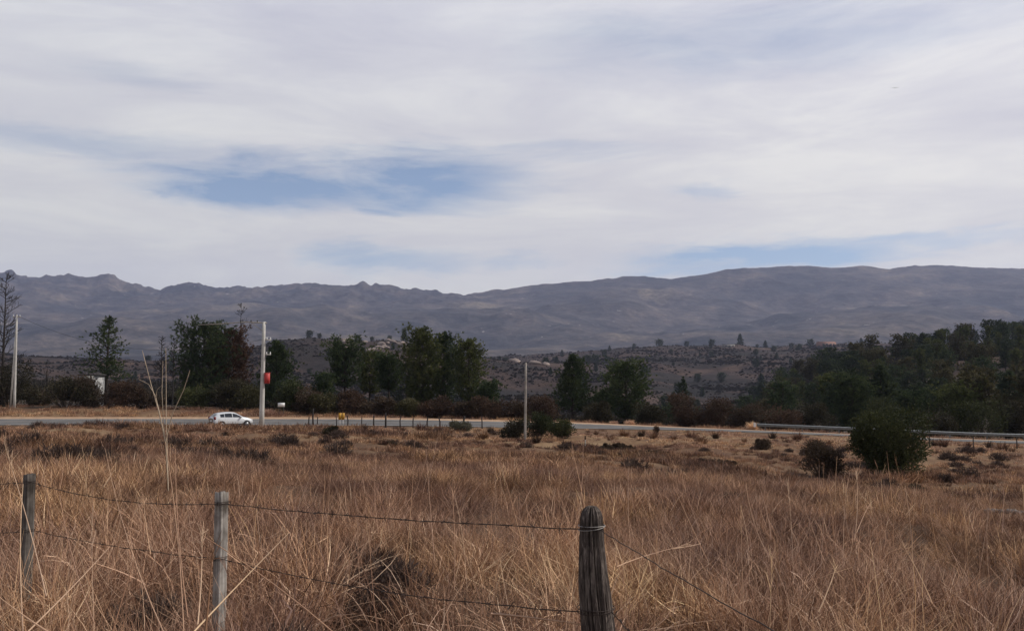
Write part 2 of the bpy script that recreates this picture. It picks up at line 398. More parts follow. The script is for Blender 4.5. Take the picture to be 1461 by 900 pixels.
# ------------------------------------------------------------------ vegetation generators
def unit(v): return v/(np.linalg.norm(v, axis=-1, keepdims=True)+1e-9)
def leaves(b, P, D, K, L, W, spread, r, tint):
    """K slim triangles radiating from every point P around direction D"""
    n = len(P); d = unit(D)[:, None, :]+spread*r.normal(size=(n, K, 3)); d = unit(d)
    L_ = L*r.uniform(.6, 1.2, (n, K, 1)); side = unit(np.cross(d, r.normal(size=(n, K, 3))))*W*r.uniform(.7, 1.3, (n, K, 1))
    p = P[:, None, :]+0*d
    v = np.stack([p-side*.5, p+side*.5, p+d*L_*.6+side*.45, p+d*L_], 2).reshape(-1, 3)
    q = np.arange(n*K)[:, None]*4; f = q+np.array([[0, 1, 2, 3]])
    tt = np.repeat(np.clip(np.repeat(tint, K)+r.normal(0, .12, n*K), 0, 1), 4)
    b.add(v, f, tt)
def pine(seed, h, w, clear=.2, kind='cone', tufts=420, K=9, L=.42, W=.10, droop=0., gap=.25, fine=True, fill=.5):
    """trunk builder and crown builder, standing at the origin, h metres tall and w wide"""
    if fine: tufts = int(tufts*2.0); K = 12; L *= .85; W = .065
    r = np.random.default_rng(seed); tr = MB(); cr = MB()
    lean = r.normal(0, .02, 2)*h
    zz = np.linspace(-.4, h*.96, 9); px = lean[0]*(zz/h)**2+np.cumsum(r.normal(0, .01*h/9, 9)); py = lean[1]*(zz/h)**2+np.cumsum(r.normal(0, .01*h/9, 9))
    tr.tube(np.stack([px, py, zz], -1), np.interp(zz, [-.4, h], [h*.019+.05, .02]), 7)
    prof = {'cone': lambda t: (1-t)**.75*1.05+.05, 'round': lambda t: np.sqrt(np.maximum(0, 1-(2*t-.95)**2))*.98+.05,
            'flat': lambda t: np.sqrt(np.maximum(0, 1-(1.5*t-.85)**2)), 'open': lambda t: (1-t)**.55*(.55+.45*math.sin(9*t+seed))+.08}[kind]
    z0 = clear*h; nb = int(26+tufts/(26 if fine else 14)); P = []; D = []; T = []
    asym = r.uniform(.7, 1.15, 8)
    for k in range(nb):
        t = (k+r.uniform(0, 1))/nb; z = z0+t*(h*.97-z0); az = k*2.4+r.normal(0, .4)
        ln = w/2*prof(t)*r.uniform(.72, 1.12)*asym[int(az/(2*math.pi)*8) % 8]
        if r.uniform() < gap*.35: ln *= .5
        up = r.uniform(.1, .5)*(1-droop)-droop*.2+.4*t
        bx = np.interp(z, zz, px); by = np.interp(z, zz, py)
        s = np.linspace(0, 1, 5)
        pts = np.stack([bx+np.cos(az)*ln*s, by+np.sin(az)*ln*s, z+ln*up*s+ln*.12*s*s], -1)
        tr.tube(pts, np.linspace(.012*h*.5*(1-t*.6)+.012, .012, 5), 4, False)
        m_ = max(2, int(tufts/nb*(.35+1.1*prof(t))))
        sf = r.uniform(.32 if ln > .8 else .1, 1.02, m_)
        c = np.stack([np.interp(sf, s, pts[:, q]) for q in range(3)], -1)
        jit = np.clip(r.normal(0, 1, (m_, 3)), -1.5, 1.5)*np.array([.17*ln+.10, .17*ln+.10, .10*ln+.06])
        P.append(c+jit*sf[:, None]**.5); d = np.array([np.cos(az), np.sin(az), .65])+0*c
        D.append(d+r.normal(0, .3, (m_, 3))); T.append(np.clip(np.full(m_, r.uniform(.15, .85))+r.normal(0, .12, m_), 0, 1))
    nf = int(tufts*fill); tf_ = r.uniform(.02, .93, nf); zf = z0+tf_*(h*.97-z0); af = r.uniform(0, 6.28, nf)
    rf = w/2*np.array([prof(q) for q in tf_])*np.sqrt(r.uniform(.02, .8, nf))*asym[(af/(2*math.pi)*8).astype(int) % 8]
    P.append(np.stack([np.interp(zf, zz, px)+rf*np.cos(af), np.interp(zf, zz, py)+rf*np.sin(af), zf+.25*rf], -1)); D.append(np.stack([np.cos(af), np.sin(af), .6+0*af], -1)); T.append(r.uniform(.1, .7, nf))
    top = np.array([[px[-1], py[-1], h*.93], [px[-1], py[-1], h*.97]]).repeat(6, 0)+r.normal(0, .10, (12, 3))
    P.append(top); D.append(np.array([0, 0, 1.])+r.normal(0, .4, (12, 3))); T.append(r.uniform(.3, .7, 12))
    leaves(cr, np.concatenate(P), np.concatenate(D), K, L, W, .55, r, np.concatenate(T))
    return tr, cr
def bare(seed, h, w, depth=4, spread=.6, trunk_r=None, straight=False, first=.25):
    r = np.random.default_rng(seed); b = MB()
    def grow(p, d, ln, rad, lv):
        n = 4; pts = [p]; q = p.copy(); dd = d.copy()
        for i in range(n):
            dd = unit(dd+r.normal(0, .10, 3)+np.array([0, 0, .05])); q = q+dd*ln/n; pts.append(q.copy())
        b.tube(pts, np.linspace(rad, rad*.45, n+1), 5 if lv > 2 else 3, False)
        if lv == 0: return
        k = {4: 9, 3: 6, 2: 5, 1: 4}.get(lv, 4)
        for i in range(k):
            s = r.uniform(.25, 1.0); j = min(int(s*n), n-1); base = pts[j]+(pts[j+1]-pts[j])*(s*n-j)
            a = unit(np.cross(dd, r.normal(size=3))); nd = unit(dd*(1-spread*.4)+a*spread+np.array([0, 0, .25]))
            grow(base, nd, ln*r.uniform(.3, .55)*(1.1-.4*s), max(rad*.5*(1-.4*s), .014), lv-1)
    tr = trunk_r or h*.014
    if straight:
        zz = np.linspace(-.4, h, 8); x = np.cumsum(r.normal(0, .012*h/8, 8)); y = np.cumsum(r.normal(0, .012*h/8, 8))
        b.tube(np.stack([x, y, zz], -1), np.linspace(tr, .02, 8), 6, False)
        for i in range(int(62)):
            t = r.uniform(first, .98); az = r.uniform(0, 6.28); base = np.array([np.interp(t*h, zz, x), np.interp(t*h, zz, y), t*h])
            grow(base, unit(np.array([math.cos(az), math.sin(az), r.uniform(.1, .8)])), w/2*(1.15-t*.85)*r.uniform(.5, 1.1), .035+.014*(1-t)*h*.2, 2)
    else:
        grow(np.array([0, 0, -.4]), np.array([0, 0, 1.]), h*.72, tr, depth)
    return b
def shrub(seed, w, h, n=2600, leaf=.10, lumps=9, d=None, twigs=30, dens=1.):
    r = np.random.default_rng(seed); st = MB(); fo = MB(); d = d or w*.85
    cs = []
    for k in range(lumps):
        a = r.uniform(0, 6.28); q = r.uniform(0, .62)**.7
        rr = r.uniform(.17, .40)*min(w, d, 1.4*h)
        cz = r.uniform(.25, .95)*h-rr*.25
        cs.append((w/2*q*math.cos(a), d/2*q*math.sin(a), max(cz, rr*.35), rr))
    P = []; D = []; T = []; per = n//lumps
    for x, y, z, rr in cs:
        v = unit(r.normal(size=(per, 3))); q = r.uniform(.25, 1, (per, 1))**.5
        p = np.array([x, y, z])+v*q*rr*np.array([1, 1, .85])*r.uniform(.8, 1.2, (per, 1))
        P.append(p); D.append(v+np.array([0, 0, .5])); T.append(np.clip(r.uniform(.2, .7)+r.normal(0, .12, per), 0, 1))
    for k in range(twigs):
        a = r.uniform(0, 6.28); e = r.uniform(.35, 1.35); s = np.linspace(0, 1, 4)[:, None]
        tip = np.array([w/2*math.cos(a)*math.cos(e)*1.05, d/2*math.sin(a)*math.cos(e)*1.05, h*math.sin(e)*r.uniform(.8, 1.1)])
        root = np.array([tip[0]*.12, tip[1]*.12, -.1]); pts = root+(tip-root)*s+np.array([0, 0, .12*h])*s*(1-s)*2
        st.tube(pts, np.linspace(.02, .006, 4)*max(1, w/3), 3, False)
        m_ = 12; f = r.uniform(.55, 1, (m_, 1)); P.append(root+(tip-root)*f+r.normal(0, .06*h, (m_, 3))); D.append((tip-root)+r.normal(0, .5, (m_, 3))); T.append(np.full(m_, r.uniform(.4, .9)))
    P = np.concatenate(P); D = np.concatenate(D); T = np.concatenate(T); ok = P[:, 2] > -.05
    leaves(fo, P[ok], D[ok], 2, leaf*1.7, leaf*.7, .7, r, T[ok])
    return st, fo
def tuft(seed, w, h, n=90, wd=.02):
    r = np.random.default_rng(seed); b = MB(); blades(b, r, n, w*.22, h*.5, h*1.15, wd, .05, .9, 1.3); return b

# ------------------------------------------------------------------ grass blades
def blades(b, r, n, rad, l0, l1, wd, th0, th1, drift, flop=0., tlo=.1, thi=.9):
    S = 5
    a0 = r.uniform(0, 6.28, n); rr = rad*np.sqrt(r.uniform(0, 1, n)); root = np.stack([rr*np.cos(a0), rr*np.sin(a0), np.full(n, -.03)], -1)
    az = a0+r.normal(0, 1.0, n); L = r.uniform(l0, l1, n); A = r.uniform(0, th0, n)+.05; B = A+np.abs(r.normal(0, th1, n)); dr = r.normal(0, drift, n)
    fl = r.uniform(size=n) < flop
    A = np.where(fl, r.uniform(.7, 1.5, n), A); B = np.where(fl, A+r.uniform(-.3, .5, n), B)
    root[:, 2] = np.where(fl, r.uniform(0, .35, n)*l1, root[:, 2])
    p = root.copy(); pts = [p]
    for k in range(S):
        t = (k+.5)/S; th = A+(B-A)*t**1.4; az_ = az+dr*t
        p = p+(L/S)[:, None]*np.stack([np.sin(th)*np.cos(az_), np.sin(th)*np.sin(az_), np.cos(th)], -1); pts.append(p)
    pts = np.stack(pts, 1)
    pts[:, :, 2] = np.maximum(pts[:, :, 2], -.03)
    sd = r.uniform(0, 6.28, n); side = np.stack([np.cos(sd), np.sin(sd), 0*sd], -1)
    w_ = wd*r.uniform(.6, 1.4, n)[:, None]*np.array([.9, 1, .95, .8, .55, .12])[None]
    va = pts-side[:, None]*w_[..., None]/2; vb = pts+side[:, None]*w_[..., None]/2
    v = np.stack([va, vb], 2).reshape(-1, 3)
    base = (np.arange(n)*(S+1)*2)[:, None, None]; k = (np.arange(S)*2)[None, :, None]
    f = (base+k+np.array([0, 1, 3, 2])[None, None]).reshape(-1, 4)
    t = np.clip(r.beta(1.4, 1.9, n)*(thi-tlo)+tlo, 0, 1)
    b.add(v, f, np.repeat(t, (S+1)*2))

def gn_scatter(name, pts, rot, scl, idx, sources):
    """one object of ground cover: source tufts placed on a point list by geometry nodes"""
    colc = bpy.data.collections.new(name+'_sources')
    for i, me in enumerate(sources):
        o = bpy.data.objects.new('%s_tuft_%02d' % (name, i), me); colc.objects.link(o)
    me = bpy.data.meshes.new(name); me.vertices.add(len(pts)); me.vertices.foreach_set('co', np.asarray(pts, float).ravel())
    for nm, ty, key, val in (('rot', 'FLOAT_VECTOR', 'vector', rot), ('scl', 'FLOAT_VECTOR', 'vector', scl), ('idx', 'INT', 'value', idx)):
        a = me.attributes.new(nm, ty, 'POINT'); a.data.foreach_set(key, np.asarray(val).ravel().astype(np.int32 if ty == 'INT' else np.float32))
    o = link(name, me); o['kind'] = 'stuff'
    ng = bpy.data.node_groups.new(name+'_scatter', 'GeometryNodeTree')
    ng.interface.new_socket('Geometry', in_out='INPUT', socket_type='NodeSocketGeometry'); ng.interface.new_socket('Geometry', in_out='OUTPUT', socket_type='NodeSocketGeometry')
    N = ng.nodes; i_ = N.new('NodeGroupInput'); o_ = N.new('NodeGroupOutput'); ci = N.new('GeometryNodeCollectionInfo')
    ci.inputs['Collection'].default_value = colc; ci.inputs['Separate Children'].default_value = True; ci.inputs['Reset Children'].default_value = True
    ip = N.new('GeometryNodeInstanceOnPoints'); ip.inputs['Pick Instance'].default_value = True
    L = ng.links
    def na(nm, ty):
        x = N.new('GeometryNodeInputNamedAttribute'); x.data_type = ty; x.inputs['Name'].default_value = nm; return x.outputs['Attribute']
    L.new(i_.outputs[0], ip.inputs['Points']); L.new(ci.outputs[0], ip.inputs['Instance']); L.new(na('idx', 'INT'), ip.inputs['Instance Index'])
    L.new(na('rot', 'FLOAT_VECTOR'), ip.inputs['Rotation']); L.new(na('scl', 'FLOAT_VECTOR'), ip.inputs['Scale']); L.new(ip.outputs[0], o_.inputs[0])
    md = o.modifiers.new('scatter', 'NODES'); md.node_group = ng
    return o
def wedge(r0, r1, dens, half=43):
    n = int(R(half)*(r1*r1-r0*r0)*dens); r = np.sqrt(rng.uniform(r0*r0, r1*r1, n)); a = rng.uniform(-R(half), R(half), n)
    return r*np.sin(a), r*np.cos(a)
def place(x, y, s, tilt=.12, sink=0.):
    n = len(x); z = H(x, y)-sink
    return (np.stack([x, y, z], -1), np.stack([rng.normal(0, tilt, n), rng.normal(0, tilt, n), rng.uniform(0, 6.28, n)], -1),
            np.stack([s*rng.uniform(.85, 1.2, n), s*rng.uniform(.85, 1.2, n), s], -1))
def clump(seed, *a):
    r = np.random.default_rng(seed); b = MB()
    for q in a: blades(b, r, *q[:8], **(q[8] if len(q) > 8 else {}))
    return b.mesh('dry_grass', M['grass'])
near = [clump(100+k, (62, .15, .30, .70, .0055, .5, 1.3, 1.6, dict(flop=.14, tlo=.15, thi=1.)),
              (45, .22, .22, .55, .0042, .8, 1.6, 2.4, dict(flop=.35, tlo=.0, thi=.6)),
              (7, .14, .55, .95, .0036, .35, .6, .5, dict(tlo=.5, thi=1.)), (6, .2, .25, .6, .010, .7, 1.7, 2., dict(flop=.3, tlo=.6, thi=1.))) for k in range(4)]
near += [clump(110+k, (60, .26, .25, .6, .0050, .9, 1.8, 3.2, dict(flop=.6, tlo=.4, thi=1.)), (50, .2, .2, .5, .0036, .7, 1.6, 2.4, dict(flop=.3, tlo=0., thi=.5))) for k in range(3)]
near += [clump(115+k, (80, .16, .25, .6, .0036, .5, .9, 1., dict(flop=.1, tlo=0., thi=.5)), (16, .16, .35, .75, .0042, .5, 1.2, 1., dict(tlo=.5, thi=1.))) for k in range(2)]
litter = [clump(170+k, (70, .40, .25, .6, .006, 1.2, .8, 2.5, dict(flop=.9, tlo=.05, thi=.75)), (50, .4, .08, .25, .006, .7, .8, 1., dict(tlo=.1, thi=.8))) for k in range(3)]
midg = [clump(120+k, (110, .22, .26, .62, .0080, .6, 1.0, 1.2, dict(flop=.1, tlo=.08, thi=.95)),
              (45, .30, .15, .42, .008, .9, 1.3, 1.8, dict(flop=.3, tlo=0., thi=.6))) for k in range(4)]
midg += [clump(130+k, (120, .26, .2, .55, .0075, .8, .9, 1.2, dict(flop=.2, tlo=0., thi=.38))) for k in range(2)]
farg = [clump(140+k, (75, .42, .15, .42, .020, .6, .8, .9, dict(flop=.1, tlo=.05, thi=.85))) for k in range(4)]
farg += [clump(150+k, (95, .36, .15, .45, .022, .7, .8, .9, dict(flop=.1, tlo=0., thi=.3))) for k in range(2)]
verge = [clump(160+k, (45, .38, .06, .2, .028, .8, .7, .9, dict(tlo=.2, thi=.95))) for k in range(3)]
HOLES = [at(690, 860, 3.9), at(455, 840, 4.7), at(1120, 830, 4.4), at(185, 800, 5.4), at(1010, 880, 3.6), at(560, 770, 6.6)]
def gscale(x, y):
    return .62+.9*np.clip(fbm(x/1.6, y/1.6, 3, 61)+.42, 0, .9)
def holes(x, y):
    k = np.ones_like(x, bool)
    for h in HOLES: k &= np.hypot((x-h.x)*.92, (y-h.y-.3)*.42) > .36
    u = CX+F2*x/np.maximum(y, .1); k &= ~((u > 1355) & (u < 1480) & (y > 18.2) & (y < 21.2))
    return k
def merge(sets):
    P, Ro, S, I = zip(*sets); return np.concatenate(P), np.concatenate(Ro), np.concatenate(S), np.concatenate(I)
P2x = at(316.5, 702, 5.0).x
def cov(x, y, a, f=1.4, s=71, k=1.5): return rng.uniform(size=len(x)) < np.clip(a+k*fbm(x/f, y/f, 3, s), .03, 1)
def pick(x, y, groups, f, s):
    """choose a tuft kind by patch: list of index lists, spread over a low frequency noise"""
    q = np.clip((fbm(x/f, y/f, 3, s)+.30+rng.normal(0, .09, len(x)))/.60, 0, .999)*len(groups)
    return np.array([groups[int(v)][rng.integers(0, len(groups[int(v)]))] for v in q])
x, y = wedge(1.9, 9.5, 27); x2, y2 = wedge(9.5, 27, 8.5)
k = cov(x, y, .66, .9, 71, 2.4) & holes(x, y); x, y = x[k], y[k]
k = cov(x2, y2, .55, 1.5, 71, 2.4) & holes(x2, y2); x2, y2 = x2[k], y2[k]
ex = np.array([P2x+q for q in rng.uniform(-.35, .35, 16)]); ey = rng.uniform(4.2, 4.85, 16); x = np.concatenate([x, ex]); y = np.concatenate([y, ey])
A = place(x, y, gscale(x, y)*.88, .2)+(pick(x, y, [[4, 5, 6, 7], [0, 1, 2, 3], [0, 1, 2, 3, 4], [7, 8, 0, 1], [7, 8, 5]], 1.6, 65),)
B = place(x2, y2, gscale(x2/1.4, y2/1.4)*(.92-.25*sstep(14, 27, y2)), .15)+(9+pick(x2, y2, [[4, 5], [0, 1, 4], [0, 1, 2, 3], [0, 1, 2, 3], [2, 3, 5], [4, 5]], 3.0, 66),)
x, y = wedge(1.9, 34, 5.5); k = holes(x, y); x, y = x[k], y[k]
Lt = place(x, y, np.full(len(x), .55))+(15+rng.integers(0, 3, len(x)),)
gn_scatter('tall_dry_grass', *merge([A, B, Lt]), near+midg+litter)
x, y = wedge(26, 64, 3.4); Yd = y
k = cov(x, y, .50, 3., 75, 2.2); x, y = x[k], y[k]
C = place(x, y, gscale(x/3, y/3)*(.92-.30*sstep(30, 55, y)))+(pick(x, y, [[4, 5], [4, 0, 1], [0, 1, 2, 3], [0, 1, 2, 3], [0, 4, 5]], 4., 67),)
x, y = wedge(60, 112, 2.1); k = (y > 58) & (y < ROAD_N-.5) & cov(x, y, .36, 4., 77, 2.); x, y = x[k], y[k]
D = place(x, y, gscale(x/4, y/4)*1.)+(6+rng.integers(0, 3, len(x)),)
n = 700; px = rng.uniform(-50, 1600, n); Y = rng.uniform(62, 84, n); x = (px-CX)/F2*Y; k = cov(x, Y, .4, 3., 78, 2.); x, Y = x[k], Y[k]
D2 = place(x, Y, rng.uniform(.3, .9, len(x)))+(rng.integers(4, 6, len(x)),)
n = 1100; px = rng.uniform(60, 640, n); Y = rng.uniform(58, 79.5, n); x = (px-CX)/F2*Y
k = fbm(x/5, Y/3.5, 3, 81) > -.04; x, Y = x[k], Y[k]
E = place(x, Y, rng.uniform(.8, 1.7, len(x)))+(rng.integers(2, 6, len(x)),)
t = rng.uniform(0, 1, 520); px = 820+300*t; Y = 58-27*t+rng.normal(0, .9, 520); x = (px-CX)/F2*Y
G = place(x, Y, rng.uniform(.8, 1.5, 520), sink=.05)+(rng.integers(3, 6, 520),)
q_ = rng.uniform(0, 1, 90); bx_ = (1195+130*q_-CX)/F2*43.6; by_ = 43.6+rng.normal(0, .35, 90)-.9*np.sin(q_*math.pi)
K_ = place(bx_, by_, rng.uniform(.9, 1.7, 90))+(rng.integers(0, 6, 90),)
gn_scatter('short_dry_grass', *merge([C, D, D2, E, G, K_]), farg+verge)
br_ = []
for k in range(4):
    r = np.random.default_rng(660+k); b = MB(); nn = 150; v = unit(r.normal(size=(nn, 3))); v[:, 2] = np.abs(v[:, 2]); p = v*np.array([.42, .42, .36])*r.uniform(.3, 1, (nn, 1))
    leaves(b, p, v+np.array([0, 0, .8]), 7, .17, .016, .5, r, r.uniform(.1, .8, nn)); br_.append(b.mesh('field_brush', M['sh_field']))
n = 1500; px = rng.uniform(-250, 1700, n); Y = 12+62*rng.uniform(0, 1, n)**.9; x = (px-CX)/F2*Y; k = fbm(x/5, Y/5, 3, 95)+rng.normal(0, .05, n)-.10*((px > 520) & (Y < 50))-.05*(px > 520) > .10; x, Y = x[k], Y[k]
hx = np.concatenate([h.x+rng.normal(0, .16, 5) for h in HOLES]); hy = np.concatenate([h.y+.35+rng.normal(0, .35, 5) for h in HOLES]); bs = rng.uniform(.6, 1.5, len(x)+len(hx)); bs[len(x):] *= .55; x = np.concatenate([x, hx]); Y = np.concatenate([Y, hy])
gn_scatter('field_brush', *place(x, Y, bs, sink=.04), rng.integers(0, 4, len(x)), br_)
# verge grass beyond the road
n = 2600; px = rng.uniform(-250, 1700, n); Y = rng.uniform(97.5, 112, n); x = (px-CX)/F2*Y
k = fbm(x/4, Y/4, 3, 83) > -.06; x, Y = x[k], Y[k]
gn_scatter('roadside_grass', *place(x, Y, rng.uniform(.6, 1.5, len(x))), rng.integers(0, 4, len(x)), farg)

# single long straws standing and leaning over the near grass
b = MB()
def straw(p0, p1, w, tint, sag=.0, head=False):
    p0 = np.array(p0); p1 = np.array(p1); s = np.linspace(0, 1, 7)[:, None]
    pts = p0+(p1-p0)*s; L = np.linalg.norm(p1-p0); pts = pts+np.array(rng.normal(0, .025, 3))*L*4*s*(1-s); pts[:, 2] -= sag*L*s[:, 0]**2
    b.tube(pts, np.linspace(w, w*.4, 7), 4, False, tint)
    if head:
        for q in range(12):
            o = pts[5]+(pts[6]-pts[5])*rng.uniform(0, 1); e = o+unit(pts[6]-pts[5]+rng.normal(0, .03, 3))*.07*rng.uniform(.5, 1.2)
            b.tube([o, e], [.0012, .0006], 3, False, tint)
for (a0, b0, Y0, a1, b1, Y1, w, t) in [
  (75, 905, 2.9, -5, 848, 3.1, .0042, .8), (25, 915, 3.0, 157, 779, 3.3, .0036, .9), (268, 910, 3.0, 412, 760, 3.3, .0036, .95),
  (480, 905, 3.2, 212, 718, 3.6, .0028, .7), (165, 800, 4.2, 216, 655, 4.4, .0040, .35), (235, 905, 3.6, 150, 640, 3.7, .0030, .85),
  (66, 850, 3.7, 8, 640, 3.8, .0030, .95), (262, 900, 3.4, 236, 630, 3.6, .0026, .8), (268, 880, 3.5, 250, 640, 3.7, .0026, .75),
  (160, 905, 3.2, 205, 760, 3.4, .0030, .5), (292, 910, 2.8, 303, 790, 2.9, .0045, .3), (33, 905, 3.2, 33, 690, 3.3, .0026, .95),
  (282, 890, 3.3, 288, 760, 3.5, .0026, .95), (135, 890, 3.7, 85, 705, 3.9, .0028, .75), (215, 790, 4.3, 205, 715, 4.5, .0024, .8),
  (620, 800, 6.0, 608, 640, 6.2, .003, .8), (648, 840, 5.2, 645, 700, 5.4, .0026, .75), (835, 730, 7.0, 816, 640, 7.2, .003, .75),
  (825, 740, 8.0, 832, 625, 8.2, .0035, .8), (1010, 800, 5.6, 960, 690, 5.8, .003, .75), (1095, 790, 5.6, 1064, 690, 5.8, .003, .85),
  (1100, 770, 6.0, 1080, 684, 6.2, .003, .8), (1176, 800, 5.6, 1138, 700, 5.8, .003, .8), (1219, 770, 6.4, 1222, 672, 6.6, .0034, .9),
  (1222, 760, 6.4, 1240, 720, 6.6, .003, .85), (1168, 872, 3.9, 1193, 808, 4.0, .0036, .9), (960, 782, 4.6, 1000, 775, 5.0, .003, .9),
  (880, 808, 4.0, 985, 776, 4.4, .0032, .8), (700, 875, 3.3, 828, 890, 3.4, .0045, .8), (1330, 860, 4.5, 1290, 780, 4.8, .003, .8),
  (1000, 760, 6.6, 975, 690, 6.8, .003, .75), (1430, 760, 7., 1432, 700, 7.2, .003, .8), (540, 760, 6.5, 536, 660, 6.8, .0028, .7)]:
    straw(at(a0, b0, Y0), at(a1, b1, Y1), w, t, 0., rng.uniform() < .3)
for k in range(220):
    Y = rng.uniform(3.0, 15); px = rng.uniform(-250, 1700); p = g(px, Y); hgt = rng.uniform(.7, 1.2); a = rng.uniform(0, 6.28); ln = abs(rng.normal(0, .22))
    straw(p, (p.x+hgt*ln*math.cos(a), p.y+hgt*ln*math.sin(a), p.z+hgt), .0016+.00018*Y, rng.uniform(.45, 1.), rng.uniform(0, .12), rng.uniform() < .4)
o = b.build('long_grass_stems', M['grass']); o['kind'] = 'stuff'

# ------------------------------------------------------------------ fences
def post_square(h, w, seed, mat, name, parent, loc, rz, lean=(0, 0)):
    r = np.random.default_rng(seed); n = 44; m_ = 40; b = MB(); a = np.arange(n)*2*math.pi/n
    zz = np.linspace(-.5, h, m_); A, Z = np.meshgrid(a, zz)
    q = 1/np.maximum(np.abs(np.cos(A)), np.abs(np.sin(A))); q = np.minimum(q, 1.28)*w/2
    q = q*(1+.10*fbm(A*2.2, Z*2.5+seed, 4, seed)+.05*fbm(A*9, Z*1.2, 3, seed+2))
    X = q*np.cos(A)+lean[0]*Z; Yy = q*np.sin(A)+lean[1]*Z; Zt = Z+(Z > h-.01)*.02*fbm(A*1.3, A*0, 2, seed+4)
    i = np.arange(m_-1)[:, None]; j = np.arange(n)[None]; jn = (j+1) % n
    v = np.concatenate([np.stack([X, Yy, Zt], -1).reshape(-1, 3), [[lean[0]*h, lean[1]*h, h-.004]]])
    f = np.stack([i*n+j, i*n+jn, (i+1)*n+jn, (i+1)*n+j], -1).reshape(-1, 4); b.add(v, f)
    k0 = (m_-1)*n; b.f.append(np.array([[k0+q_, k0+(q_+1) % n, m_*n] for q_ in range(n)]))
    o = b.build(name, mat, parent, True); o.location = loc; o.rotation_euler = (0, 0, rz); return o
P1, P2, P3 = at(846, 722, 3.4), at(316.5, 702, 5.0), at(42.5, 677, 5.85)
P4 = Vector((-4.75, 6.7, 1.0)); P0 = Vector((1.0, -.15, 1.15))
fence = thing('wire_fence', 'old barbed wire fence on weathered wooden posts in the near dry grass', 'fence', (0, 0, 0))
# gnarled round corner log
n = 120; mz = 150; hgt = P1.z-0.0; b = MB(); a = np.arange(n)*2*math.pi/n; zz = np.concatenate([np.linspace(-.4, hgt-.06, mz-12), hgt-.06+.06*np.sin(np.linspace(.1, 1, 12)*math.pi/2)])
A, Z = np.meshgrid(a, zz)
rad = np.interp(Z, [-.4, .5, .85, hgt-.16, hgt-.06], [.074, .068, .062, .052, .046])*np.sqrt(np.clip(1-((np.maximum(Z, hgt-.06)-(hgt-.06))/.064)**2.4, .02, 1))
cx, sy = np.cos(A), np.sin(A)
crack = np.abs(fbm(cx*3.2+Z*.55, sy*3.2+Z*.35, 4, 7)); rad = rad*(1+.30*fbm(cx*1.6+2.6*Z, sy*1.6+Z, 3, 5)+.2*fbm(cx*8+2.4*Z, sy*8+1.6*Z, 3, 9))-.017*np.exp(-(crack/.03)**2)+.006*fbm(cx*22+Z*3, sy*22+Z*2, 3, 12)
X = rad*cx-.045*(Z-hgt)+.012*np.sin(Z*5); Yy = rad*sy
v = np.concatenate([np.stack([X, Yy, Z], -1).reshape(-1, 3), [[X[-1].mean(), Yy[-1].mean(), hgt+.003]]])
i = np.arange(mz-1)[:, None]; j = np.arange(n)[None]; jn = (j+1) % n
b.add(v, np.stack([i*n+j, i*n+jn, (i+1)*n+jn, (i+1)*n+j], -1).reshape(-1, 4)); b.f.append(np.array([[(mz-1)*n+q, (mz-1)*n+(q+1) % n, mz*n] for q in range(n)]))
po1 = b.build('post', M['log'], fence, True); po1.location = (P1.x, P1.y, 0); po1['label'] = 'thick dark gnarled round log post with a rounded top'
po2 = post_square(P2.z, .057, 3, M['sawn'], 'post', fence, (P2.x, P2.y, 0), R(56)); po2['label'] = 'slim pale grey square sawn post'
po3 = post_square(P3.z, .060, 5, M['sawn_dark'], 'post', fence, (P3.x, P3.y, 0), R(50), (.0, .0)); po3['label'] = 'dark weathered square post at the left of the fence'
post_square(P4.z, .066, 8, M['sawn_dark'], 'post', fence, (P4.x, P4.y, 0), R(30)); post_square(P0.z, .07, 9, M['sawn_dark'], 'post', fence, (P0.x, P0.y, 0), R(10))
def wire(pts, sag, rad, mat, name, parent, barbs=True, n=26, seed=1):
    r = np.random.default_rng(seed); b = MB(); allp = []
    for p, q, sg in zip(pts[:-1], pts[1:], sag):
        s = np.linspace(0, 1, n); w = np.array(p)[None]+(np.array(q)-np.array(p))[None]*s[:, None]; w[:, 2] -= sg*4*s*(1-s); w += r.normal(0, .0012, w.shape); allp.append(w if not len(allp) else w[1:])
    w = np.concatenate(allp)
    if barbs:
        ds = np.concatenate([[0], np.cumsum(np.linalg.norm(np.diff(w, axis=0), axis=1))]); m_ = int(ds[-1]/.014); q = np.linspace(0, ds[-1], m_); c = np.stack([np.interp(q, ds, w[:, k_]) for k_ in range(3)], -1)
        for ph in (0, math.pi):
            off = np.stack([0*q, np.cos(q/.035+ph), np.sin(q/.035+ph)], -1)*rad*.8; b.tube(c+off, rad*.72, 4, False)
        for d in np.arange(.06, ds[-1], .125):
            o = np.array([np.interp(d, ds, w[:, k_]) for k_ in range(3)])
            for k_ in range(2):
                e = unit(r.normal(size=3))*.02; b.tube([o-e, o+e], [.0018, .0012], 3, False)
    else: b.tube(w, rad, 5, False)
    return b.build(name, mat, parent)
def edge(p, off): return Vector((p[0]+off[0], p[1]+off[1], p[2]))
W3, W2, W1 = at(46, 688, 5.80), at(316, 718, 4.95), at(846, 755, 3.335)
wire([Vector((P4.x, P4.y-.04, .93)), W3, W2, W1], [.03, .05, .015], .0017, M['wire'], 'wire', fence, seed=2)
wire([at(857, 756, 3.37), at(1100, 897, 2.06), Vector((.96, -.15, 1.05))], [.005, .0], .0016, M['wire'], 'wire', fence, False, seed=3)
V3, V2, V1 = at(50, 757, 5.80), at(316, 797, 4.95), at(850, 874, 3.335)
wire([Vector((P4.x, P4.y-.04, .55)), V3, V2, V1], [.03, .02, .04], .0017, M['wire'], 'wire', fence, seed=4)
wire([at(872, 872, 3.4), at(1010, 1010, 2.3), Vector((.96, -.15, .66))], [.005, .0], .0017, M['wire'], 'wire', fence, seed=5)
